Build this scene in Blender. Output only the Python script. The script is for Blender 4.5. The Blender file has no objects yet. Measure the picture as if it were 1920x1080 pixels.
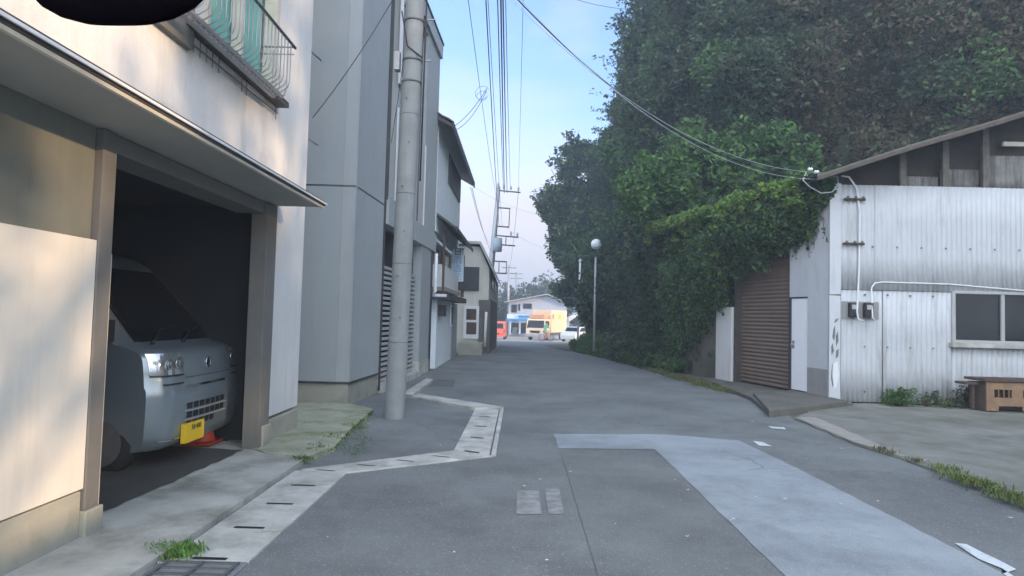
import bpy, bmesh, math, random
import numpy as np
from mathutils import Matrix, Vector
random.seed(7); RNG = np.random.default_rng(11)
S = bpy.context.scene
COL = S.collection

# ------------------------------------------------------------------ camera
F = 1200.0; CH = 1.4; ROLL = math.radians(1.5); VX, VY = 971, 594
_y = np.array([VX - 960, 540 - VY, -F], float); _y /= np.linalg.norm(_y)
_z = np.array([math.sin(ROLL), math.cos(ROLL), 0.0]); _z[2] = -(_z[0]*_y[0] + _z[1]*_y[1]) / _y[2]; _z /= np.linalg.norm(_z)
_x = np.cross(_y, _z)
CM = np.array([_x, _y, _z])
cam = bpy.data.cameras.new('camera'); co = bpy.data.objects.new('camera', cam); COL.objects.link(co)
m4 = Matrix.Identity(4)
for i in range(3):
    for j in range(3): m4[i][j] = CM[i][j]
m4[2][3] = CH
co.matrix_world = m4
cam.sensor_width = 36; cam.lens = F / 1920 * 36; cam.clip_end = 3000; cam.clip_start = 0.05
S.camera = co

# ------------------------------------------------------------------ sky, sun, exposure
SUN_EL = math.radians(13); SUN_DX, SUN_DY = 0.90, -0.436      # horizontal direction towards the sun
w = bpy.data.worlds.new("World"); S.world = w; w.use_nodes = True
nt = w.node_tree; nt.nodes.clear()
out = nt.nodes.new('ShaderNodeOutputWorld'); bg = nt.nodes.new('ShaderNodeBackground')
sky = nt.nodes.new('ShaderNodeTexSky'); sky.sky_type = 'NISHITA'; sky.sun_disc = False
sky.sun_elevation = SUN_EL; sky.sun_rotation = math.atan2(SUN_DX, SUN_DY)
sky.air_density = 1.0; sky.dust_density = 0.2; sky.ozone_density = 1.6
bg.inputs['Strength'].default_value = 0.15
# soft clouds: low bank beyond the street, broken high cloud elsewhere
tc = nt.nodes.new('ShaderNodeTexCoord'); mp = nt.nodes.new('ShaderNodeMapping'); mp.inputs['Scale'].default_value = (1.6, 1.6, 4.0)
nz = nt.nodes.new('ShaderNodeTexNoise'); nz.inputs['Scale'].default_value = 2.2; nz.inputs['Detail'].default_value = 5; nz.inputs['Roughness'].default_value = 0.5
sep = nt.nodes.new('ShaderNodeSeparateXYZ')
def math_node(tree, op, a=None, b=None, clamp=False):
    n = tree.nodes.new('ShaderNodeMath'); n.operation = op; n.use_clamp = clamp
    for k, v in ((0, a), (1, b)):
        if v is None: continue
        if isinstance(v, (int, float)): n.inputs[k].default_value = v
        else: tree.links.new(v, n.inputs[k])
    return n.outputs[0]
L = nt.links.new
L(tc.outputs['Generated'], mp.inputs[0]); L(mp.outputs[0], nz.inputs['Vector']); L(tc.outputs['Generated'], sep.inputs[0])
low = nt.nodes.new('ShaderNodeMapRange'); low.inputs['From Min'].default_value = 0.36; low.inputs['From Max'].default_value = 0.08
low.inputs['To Min'].default_value = 0.0; low.inputs['To Max'].default_value = 0.70; L(sep.outputs['Z'], low.inputs[0])
# bright cloud added to the unseen sky behind and above as fill light
back = nt.nodes.new('ShaderNodeMapRange'); back.inputs['From Min'].default_value = 0.35; back.inputs['From Max'].default_value = -0.5
back.inputs['To Max'].default_value = 0.55; L(sep.outputs['Y'], back.inputs[0])
nadd = math_node(nt, 'ADD', math_node(nt, 'ADD', nz.outputs['Fac'], low.outputs[0]), back.outputs[0])
cf = nt.nodes.new('ShaderNodeMapRange'); cf.inputs['From Min'].default_value = 0.54; cf.inputs['From Max'].default_value = 1.12; L(nadd, cf.inputs[0])
mx = nt.nodes.new('ShaderNodeMix'); mx.data_type = 'RGBA'
L(cf.outputs[0], mx.inputs['Factor'])
skc = nt.nodes.new('ShaderNodeMix'); skc.data_type = 'RGBA'; skc.blend_type = 'MULTIPLY'; skc.inputs['Factor'].default_value = 1.0
SKYTINT = skc.inputs['B']; SKYTINT.default_value = (0.73, 0.77, 0.92, 1)
L(sky.outputs[0], skc.inputs['A']); L(skc.outputs['Result'], mx.inputs['A'])
clc = nt.nodes.new('ShaderNodeMix'); clc.data_type = 'RGBA'; L(back.outputs[0], clc.inputs['Factor'])
clc.inputs['A'].default_value = (2.05, 1.95, 2.1, 1)
clc.inputs['B'].default_value = (9.3, 10.4, 11.6, 1)
L(clc.outputs['Result'], mx.inputs['B']); L(mx.outputs['Result'], bg.inputs['Color']); L(bg.outputs[0], out.inputs[0])

sl = bpy.data.lights.new('sun', 'SUN'); sl.energy = 1.65; sl.angle = math.radians(1.2); sl.color = (1.0, 0.68, 0.40)
so = bpy.data.objects.new('sun', sl); COL.objects.link(so)
sd = Vector((SUN_DX*math.cos(SUN_EL), SUN_DY*math.cos(SUN_EL), math.sin(SUN_EL)))
so.rotation_euler = (-sd).to_track_quat('-Z', 'Y').to_euler(); so.location = (20, -10, 12)
S.view_settings.view_transform = 'Standard'; S.view_settings.look = 'None'
S.view_settings.exposure = 2.0; S.view_settings.gamma = 1

# ------------------------------------------------------------------ measuring helpers (photo pixel -> point on a known plane)
O = np.array([0, 0, CH])
def ray(px, py): return CM @ np.array([px - 960, 540 - py, -F])
def at(px, py, ax, v):
    d = ray(px, py); i = 'XYZ'.index(ax); return tuple(O + d * ((v - O[i]) / d[i]))
def gz(Y): return 0.0 if Y < 20 else -0.0125*(Y-20)**2/10 if Y < 30 else -0.125 - 0.022*(Y-30) if Y < 62 else -0.83

# ------------------------------------------------------------------ object helpers
BASE = {}
def tag(o, label=None, cat=None, group=None, kind=None):
    if label: o['label'] = label
    if cat: o['category'] = cat
    if group: o['group'] = group
    if kind: o['kind'] = kind
    return o
def thing(name, label, cat, loc=(0, 0, 0), rz=0.0, group=None):
    o = bpy.data.objects.new(name, None); COL.objects.link(o)
    o.location = loc; o.rotation_euler = (0, 0, rz); o.empty_display_size = 0.2
    BASE[o] = Matrix.Translation(loc) @ Matrix.Rotation(rz, 4, 'Z')
    return tag(o, label, cat, group)
def copy_tree(o, parent=None):
    c = o.copy(); COL.objects.link(c); c.parent = parent
    for ch in list(o.children): copy_tree(ch, c)
    return c
class MB:
    def __init__(s): s.v = []; s.f = []; s.mi = []; s.cur = 0; s.sm = []; s.smooth = False
    def face(s, idx): s.f.append(tuple(idx)); s.mi.append(s.cur); s.sm.append(s.smooth)
    def poly(s, pts):
        n = len(s.v); s.v += [tuple(p) for p in pts]; s.face(range(n, n+len(pts))); return s
    def hexa(s, p):     # 4 bottom, 4 top
        n = len(s.v); s.v += [tuple(q) for q in p]
        for q in ((0,1,2,3), (4,5,6,7), (0,1,5,4), (1,2,6,5), (2,3,7,6), (3,0,4,7)): s.face([n+i for i in q])
        return s
    def box(s, x0, x1, y0, y1, z0, z1):
        return s.hexa([(x0,y0,z0),(x1,y0,z0),(x1,y1,z0),(x0,y1,z0),(x0,y0,z1),(x1,y0,z1),(x1,y1,z1),(x0,y1,z1)])
    def prism(s, pts, vec):      # closed polygon swept along vec
        n = len(s.v); k = len(pts); vec = np.array(vec, float)
        s.v += [tuple(p) for p in pts] + [tuple(np.array(p, float) + vec) for p in pts]
        s.face(range(n, n+k)); s.face([n+k+i for i in reversed(range(k))])
        for i in range(k): j = (i+1) % k; s.face([n+i, n+j, n+k+j, n+k+i])
        return s
    def tube(s, pts, r, n=8, caps=True):
        pts = [Vector(p) for p in pts]; rr = r if isinstance(r, (list, tuple)) else [r]*len(pts)
        base = len(s.v); up = None
        for i, p in enumerate(pts):
            t = (pts[min(i+1, len(pts)-1)] - pts[max(i-1, 0)]).normalized()
            if up is None or abs(up.dot(t)) > 0.98:
                up = Vector((0,0,1)) if abs(t.z) < 0.9 else Vector((1,0,0))
            a = t.cross(up).normalized(); b = a.cross(t).normalized(); up = b
            for k in range(n):
                ang = 2*math.pi*k/n; s.v.append(tuple(p + (a*math.cos(ang) + b*math.sin(ang))*rr[i]))
        sm = s.smooth; s.smooth = True
        for i in range(len(pts)-1):
            for k in range(n):
                q = (k+1) % n; s.face([base+i*n+k, base+i*n+q, base+(i+1)*n+q, base+(i+1)*n+k])
        s.smooth = sm
        if caps:
            s.face([base+k for k in range(n)]); s.face([base+(len(pts)-1)*n+k for k in reversed(range(n))])
        return s
    def lathe(s, prof, c, n=16, axis='Z'):   # prof: (r, h)
        base = len(s.v); c = Vector(c)
        for r, h in prof:
            for k in range(n):
                a = 2*math.pi*k/n; u, v_ = r*math.cos(a), r*math.sin(a)
                s.v.append(tuple(c + (Vector((u, v_, h)) if axis == 'Z' else Vector((h, u, v_)) if axis == 'X' else Vector((u, h, v_)))))
        sm = s.smooth; s.smooth = True
        for i in range(len(prof)-1):
            for k in range(n):
                q = (k+1) % n; s.face([base+i*n+k, base+i*n+q, base+(i+1)*n+q, base+(i+1)*n+k])
        s.smooth = sm
        s.face([base+k for k in range(n)]); s.face([base+(len(prof)-1)*n+k for k in range(n)])
        return s
    def grid(s, rows):       # list of equal-length point rows
        base = len(s.v); w_ = len(rows[0])
        for r in rows: s.v += [tuple(p) for p in r]
        for i in range(len(rows)-1):
            for k in range(w_-1): s.face([base+i*w_+k, base+i*w_+k+1, base+(i+1)*w_+k+1, base+(i+1)*w_+k])
        return s
    def clusters(s, tol=0.012):
        par = list(range(len(s.v)))
        def find(i):
            while par[i] != i: par[i] = par[par[i]]; i = par[i]
            return i
        for f in s.f:
            r = find(f[0])
            for k in f[1:]: par[find(k)] = r
        comp = {}
        for i in range(len(s.v)): comp.setdefault(find(i), []).append(i)
        ks = list(comp); bb = [(np.min([s.v[i] for i in comp[k]], axis=0)-tol, np.max([s.v[i] for i in comp[k]], axis=0)+tol) for k in ks]
        g = list(range(len(ks)))
        def fg(i):
            while g[i] != i: i = g[i]
            return i
        for i in range(len(ks)):
            for j in range(i+1, len(ks)):
                if (bb[i][0] <= bb[j][1]).all() and (bb[j][0] <= bb[i][1]).all(): g[fg(i)] = fg(j)
        out_ = {}
        for i, k in enumerate(ks): out_.setdefault(fg(i), set()).update(comp[k])
        return list(out_.values())
    def build(s, name, mat, parent=None, **kw):
        if parent is not None and name not in ('louvred_shutter', 'spokes', 'bar', 'window_guard', 'character', 'roof_tiles'):
            cl = s.clusters()
            if 1 < len(cl) <= 40:
                first = None
                for c in cl:
                    m_ = MB(); idx = sorted(c); mp_ = {a: b for b, a in enumerate(idx)}; m_.v = [s.v[i] for i in idx]
                    for f, mi_, sm_ in zip(s.f, s.mi, s.sm):
                        if f[0] in mp_: m_.f.append(tuple(mp_[i] for i in f)); m_.mi.append(mi_); m_.sm.append(sm_)
                    o = m_.build1(name, mat, parent, **kw); first = first or o
                return first
        return s.build1(name, mat, parent, **kw)
    def build1(s, name, mat, parent=None, local=False, bevel=0.0, recalc=True, solid=0.0, origin=None):
        me = bpy.data.meshes.new(name); vs = s.v
        T = None
        if parent is not None and not local:
            T = BASE[parent].inverted()
        elif parent is None and not local:
            if origin is None:
                a = np.array(vs); origin = ((a[:,0].min()+a[:,0].max())/2, (a[:,1].min()+a[:,1].max())/2, a[:,2].min())
            T = Matrix.Translation(origin).inverted()
        if T is not None: vs = [tuple(T @ Vector(p)) for p in vs]
        me.from_pydata(vs, [], s.f)
        mats = mat if isinstance(mat, (list, tuple)) else [mat]
        for q in mats: me.materials.append(q)
        me.polygons.foreach_set('material_index', s.mi); me.polygons.foreach_set('use_smooth', s.sm)
        if recalc:
            bm = bmesh.new(); bm.from_mesh(me); bmesh.ops.recalc_face_normals(bm, faces=bm.faces); bm.to_mesh(me); bm.free()
        me.update()
        o = bpy.data.objects.new(name, me); COL.objects.link(o)
        if parent is not None:
            o.parent = parent; BASE[o] = BASE.get(parent, Matrix.Identity(4))
        elif origin is not None: o.location = origin; BASE[o] = Matrix.Translation(origin)
        else: BASE[o] = Matrix.Identity(4)
        if solid: md = o.modifiers.new('solid', 'SOLIDIFY'); md.thickness = solid; md.offset = -1
        if bevel:
            md = o.modifiers.new('bevel', 'BEVEL'); md.width = bevel; md.segments = 2; md.limit_method = 'ANGLE'; md.angle_limit = math.radians(40)
        return o
def bx(name, mat, parent, *a, bevel=0.0): return MB().box(*a).build(name, mat, parent, bevel=bevel)

class Wall:      # vertical plane with s along it, d outwards, z up
    def __init__(s, p0, p1, flip=False):
        s.p = np.array(p0, float); e = np.array(p1, float) - s.p; s.L = np.linalg.norm(e); s.e = e/s.L
        s.n = np.array([s.e[1], -s.e[0]]) * (-1 if flip else 1)
    def pt(s, a, d, z): q = s.p + s.e*a + s.n*d; return (q[0], q[1], z)
    def on(s, px, py, d=0.0):
        r = ray(px, py); p = s.p + s.n*d
        A = np.array([[s.e[0], -r[0]], [s.e[1], -r[1]]]); k, t = np.linalg.solve(A, -p); return k, CH + t*r[2]
    def box(s, mb, a0, a1, d0, d1, z0, z1):
        return mb.hexa([s.pt(a0,d0,z0), s.pt(a1,d0,z0), s.pt(a1,d1,z0), s.pt(a0,d1,z0), s.pt(a0,d0,z1), s.pt(a1,d0,z1), s.pt(a1,d1,z1), s.pt(a0,d1,z1)])
    def bx(s, name, mat, parent, *a, bevel=0.0): return s.box(MB(), *a).build(name, mat, parent, bevel=bevel)
    def holes(s, mb, a0, a1, d0, d1, z0, z1, hs):   # slab with rectangular openings
        As = sorted({a0, a1, *[h[0] for h in hs], *[h[1] for h in hs]}); Zs = sorted({z0, z1, *[h[2] for h in hs], *[h[3] for h in hs]})
        As = [a for a in As if a0 <= a <= a1]; Zs = [z for z in Zs if z0 <= z <= z1]
        for i in range(len(As)-1):
            run = None
            for j in range(len(Zs)-1):
                ca, cz = (As[i]+As[i+1])/2, (Zs[j]+Zs[j+1])/2
                solid = not any(h[0] < ca < h[1] and h[2] < cz < h[3] for h in hs)
                if solid: run = Zs[j] if run is None else run
                if run is not None and (not solid): s.box(mb, As[i], As[i+1], d0, d1, run, Zs[j]); run = None
            if run is not None: s.box(mb, As[i], As[i+1], d0, d1, run, z1)
        return mb

# ------------------------------------------------------------------ materials
def mat(name, col, rough=0.8, var=0.12, scale=3.0, bump=0.0, bscale=60.0, metal=0.0, stain=None, stain_amt=0.5, streak=False, spec=0.5, stain_scale=1.2, stain_lo=0.5, coat=0.0):
    m = bpy.data.materials.new(name); m.use_nodes = True; t = m.node_tree; b = t.nodes['Principled BSDF']
    b.inputs['Roughness'].default_value = rough; b.inputs['Metallic'].default_value = metal
    b.inputs['Specular IOR Level'].default_value = spec; b.inputs['Coat Weight'].default_value = coat
    g = t.nodes.new('ShaderNodeNewGeometry'); n = t.nodes.new('ShaderNodeTexNoise'); n.inputs['Scale'].default_value = scale; n.inputs['Detail'].default_value = 6; n.inputs['Roughness'].default_value = 0.65
    t.links.new(g.outputs['Position'], n.inputs['Vector'])
    c1 = [max(0, c*(1-var)) for c in col[:3]] + [1]; c2 = [min(1, c*(1+var)) for c in col[:3]] + [1]
    r = t.nodes.new('ShaderNodeMapRange'); r.inputs['From Min'].default_value = 0.3; r.inputs['From Max'].default_value = 0.7; t.links.new(n.outputs['Fac'], r.inputs[0])
    mx = t.nodes.new('ShaderNodeMix'); mx.data_type = 'RGBA'; mx.inputs['A'].default_value = c1; mx.inputs['B'].default_value = c2
    t.links.new(r.outputs[0], mx.inputs['Factor']); colout = mx.outputs['Result']
    if stain is not None:
        mp = t.nodes.new('ShaderNodeMapping'); mp.inputs['Scale'].default_value = (1, 1, 0.12) if streak else (1, 1, 1)
        t.links.new(g.outputs['Position'], mp.inputs[0])
        n2 = t.nodes.new('ShaderNodeTexNoise'); n2.inputs['Scale'].default_value = stain_scale * (5 if streak else 1); n2.inputs['Detail'].default_value = 7; n2.inputs['Roughness'].default_value = 0.7
        t.links.new(mp.outputs[0], n2.inputs['Vector'])
        r2 = t.nodes.new('ShaderNodeMapRange'); r2.inputs['From Min'].default_value = stain_lo; r2.inputs['From Max'].default_value = stain_lo+0.22; r2.inputs['To Max'].default_value = stain_amt
        t.links.new(n2.outputs['Fac'], r2.inputs[0])
        m2 = t.nodes.new('ShaderNodeMix'); m2.data_type = 'RGBA'; m2.inputs['B'].default_value = (*stain[:3], 1)
        t.links.new(r2.outputs[0], m2.inputs['Factor']); t.links.new(colout, m2.inputs['A']); colout = m2.outputs['Result']
    t.links.new(colout, b.inputs['Base Color'])
    if bump:
        n3 = t.nodes.new('ShaderNodeTexNoise'); n3.inputs['Scale'].default_value = bscale; n3.inputs['Detail'].default_value = 4; t.links.new(g.outputs['Position'], n3.inputs['Vector'])
        bp = t.nodes.new('ShaderNodeBump'); bp.inputs['Strength'].default_value = bump; bp.inputs['Distance'].default_value = 0.01
        t.links.new(n3.outputs['Fac'], bp.inputs['Height']); t.links.new(bp.outputs[0], b.inputs['Normal'])
    return m
def asphalt_mat(name, col, speck=0.5):
    m = mat(name, col, 0.86, 0.22, 0.7, 0.6, 120, stain=[c*0.58 for c in col], stain_amt=0.75, stain_scale=0.8, stain_lo=0.46, spec=0.35)
    t = m.node_tree; b = t.nodes['Principled BSDF']; src = b.inputs['Base Color'].links[0].from_socket
    g = t.nodes.new('ShaderNodeNewGeometry')
    # fine aggregate: pale and dark stones
    for sc, lo, cc, amt in ((95, 0.62, [min(1, c*2.6) for c in col], 0.55), (160, 0.6, [c*0.4 for c in col], 0.6)):
        n = t.nodes.new('ShaderNodeTexNoise'); n.inputs['Scale'].default_value = sc; n.inputs['Detail'].default_value = 2; t.links.new(g.outputs['Position'], n.inputs['Vector'])
        r = t.nodes.new('ShaderNodeMapRange'); r.inputs['From Min'].default_value = lo; r.inputs['From Max'].default_value = lo+0.06; r.inputs['To Max'].default_value = amt*speck*2; t.links.new(n.outputs['Fac'], r.inputs[0])
        mm = t.nodes.new('ShaderNodeMix'); mm.data_type = 'RGBA'; mm.inputs['B'].default_value = (*cc, 1)
        t.links.new(r.outputs[0], mm.inputs['Factor']); t.links.new(src, mm.inputs['A']); src = mm.outputs['Result']
    # scattered light grit
    v = t.nodes.new('ShaderNodeTexVoronoi'); v.inputs['Scale'].default_value = 14; t.links.new(g.outputs['Position'], v.inputs['Vector'])
    r = t.nodes.new('ShaderNodeMapRange'); r.inputs['From Min'].default_value = 0.11; r.inputs['From Max'].default_value = 0.07; t.links.new(v.outputs['Distance'], r.inputs[0])
    wn = t.nodes.new('ShaderNodeTexWhiteNoise'); wn.noise_dimensions = '3D'; t.links.new(v.outputs['Position'], wn.inputs['Vector'])
    k = math_node(t, 'GREATER_THAN', wn.outputs['Value'], 0.86)
    kk = math_node(t, 'MULTIPLY', r.outputs[0], k); kk = math_node(t, 'MULTIPLY', kk, 0.75)
    mm = t.nodes.new('ShaderNodeMix'); mm.data_type = 'RGBA'; mm.inputs['B'].default_value = (0.42, 0.42, 0.4, 1)
    t.links.new(kk, mm.inputs['Factor']); t.links.new(src, mm.inputs['A']); src = mm.outputs['Result']
    # hairline cracks
    n = t.nodes.new('ShaderNodeTexNoise'); n.inputs['Scale'].default_value = 1.1; n.inputs['Detail'].default_value = 8; t.links.new(g.outputs['Position'], n.inputs['Vector'])
    vm = t.nodes.new('ShaderNodeVectorMath'); vm.operation = 'MULTIPLY_ADD'; t.links.new(n.outputs['Color'], vm.inputs[0]); vm.inputs[1].default_value = (0.7,)*3; t.links.new(g.outputs['Position'], vm.inputs[2])
    v2 = t.nodes.new('ShaderNodeTexVoronoi'); v2.feature = 'DISTANCE_TO_EDGE'; v2.inputs['Scale'].default_value = 0.42; t.links.new(vm.outputs[0], v2.inputs['Vector'])
    r = t.nodes.new('ShaderNodeMapRange'); r.inputs['From Min'].default_value = 0.006; r.inputs['From Max'].default_value = 0.002; r.inputs['To Max'].default_value = 0.5; t.links.new(v2.outputs['Distance'], r.inputs[0])
    n6 = t.nodes.new('ShaderNodeTexNoise'); n6.inputs['Scale'].default_value = 0.5; t.links.new(g.outputs['Position'], n6.inputs['Vector']); n6r = t.nodes.new('ShaderNodeMapRange'); n6r.inputs['From Min'].default_value = 0.52; n6r.inputs['From Max'].default_value = 0.6; t.links.new(n6.outputs['Fac'], n6r.inputs[0])
    crk = math_node(t, 'MULTIPLY', r.outputs[0], n6r.outputs[0])
    mm = t.nodes.new('ShaderNodeMix'); mm.data_type = 'RGBA'; mm.inputs['B'].default_value = (*[c*0.35 for c in col], 1)
    t.links.new(crk, mm.inputs['Factor']); t.links.new(src, mm.inputs['A']); src = mm.outputs['Result']
    t.links.new(src, b.inputs['Base Color']); return m
def glass_mat(name, col=(0.012, 0.015, 0.018), rough=0.15):
    return mat(name, col, rough, 0.4, 2.0, spec=0.28)
def leaf_mat(name, cols, trans=0.25):
    m = bpy.data.materials.new(name); m.use_nodes = True; t = m.node_tree; b = t.nodes['Principled BSDF']
    g = t.nodes.new('ShaderNodeNewGeometry'); n = t.nodes.new('ShaderNodeTexNoise'); n.inputs['Scale'].default_value = 0.7; n.inputs['Detail'].default_value = 3
    t.links.new(g.outputs['Position'], n.inputs['Vector'])
    a = math_node(t, 'MULTIPLY', g.outputs['Random Per Island'], 0.45)
    s_ = math_node(t, 'ADD', a, math_node(t, 'MULTIPLY', n.outputs['Fac'], 1.1)); s_ = math_node(t, 'SUBTRACT', s_, 0.27, True)
    cr = t.nodes.new('ShaderNodeValToRGB'); t.links.new(s_, cr.inputs[0])
    e = cr.color_ramp.elements; e[0].color = (*cols[0], 1); e[1].color = (*cols[-1], 1); e[0].position = 0.15; e[1].position = 0.9
    for i, c in enumerate(cols[1:-1]):
        q = cr.color_ramp.elements.new(0.15 + 0.75*(i+1)/(len(cols)-1)); q.color = (*c, 1)
    t.links.new(cr.outputs[0], b.inputs['Base Color']); b.inputs['Roughness'].default_value = 0.75; b.inputs['Specular IOR Level'].default_value = 0.12
    tr = t.nodes.new('ShaderNodeBsdfTranslucent'); t.links.new(cr.outputs[0], tr.inputs['Color'])
    mix = t.nodes.new('ShaderNodeMixShader'); mix.inputs[0].default_value = trans
    t.links.new(b.outputs[0], mix.inputs[1]); t.links.new(tr.outputs[0], mix.inputs[2])
    t.links.new(mix.outputs[0], t.nodes['Material Output'].inputs['Surface'])
    return m
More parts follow.
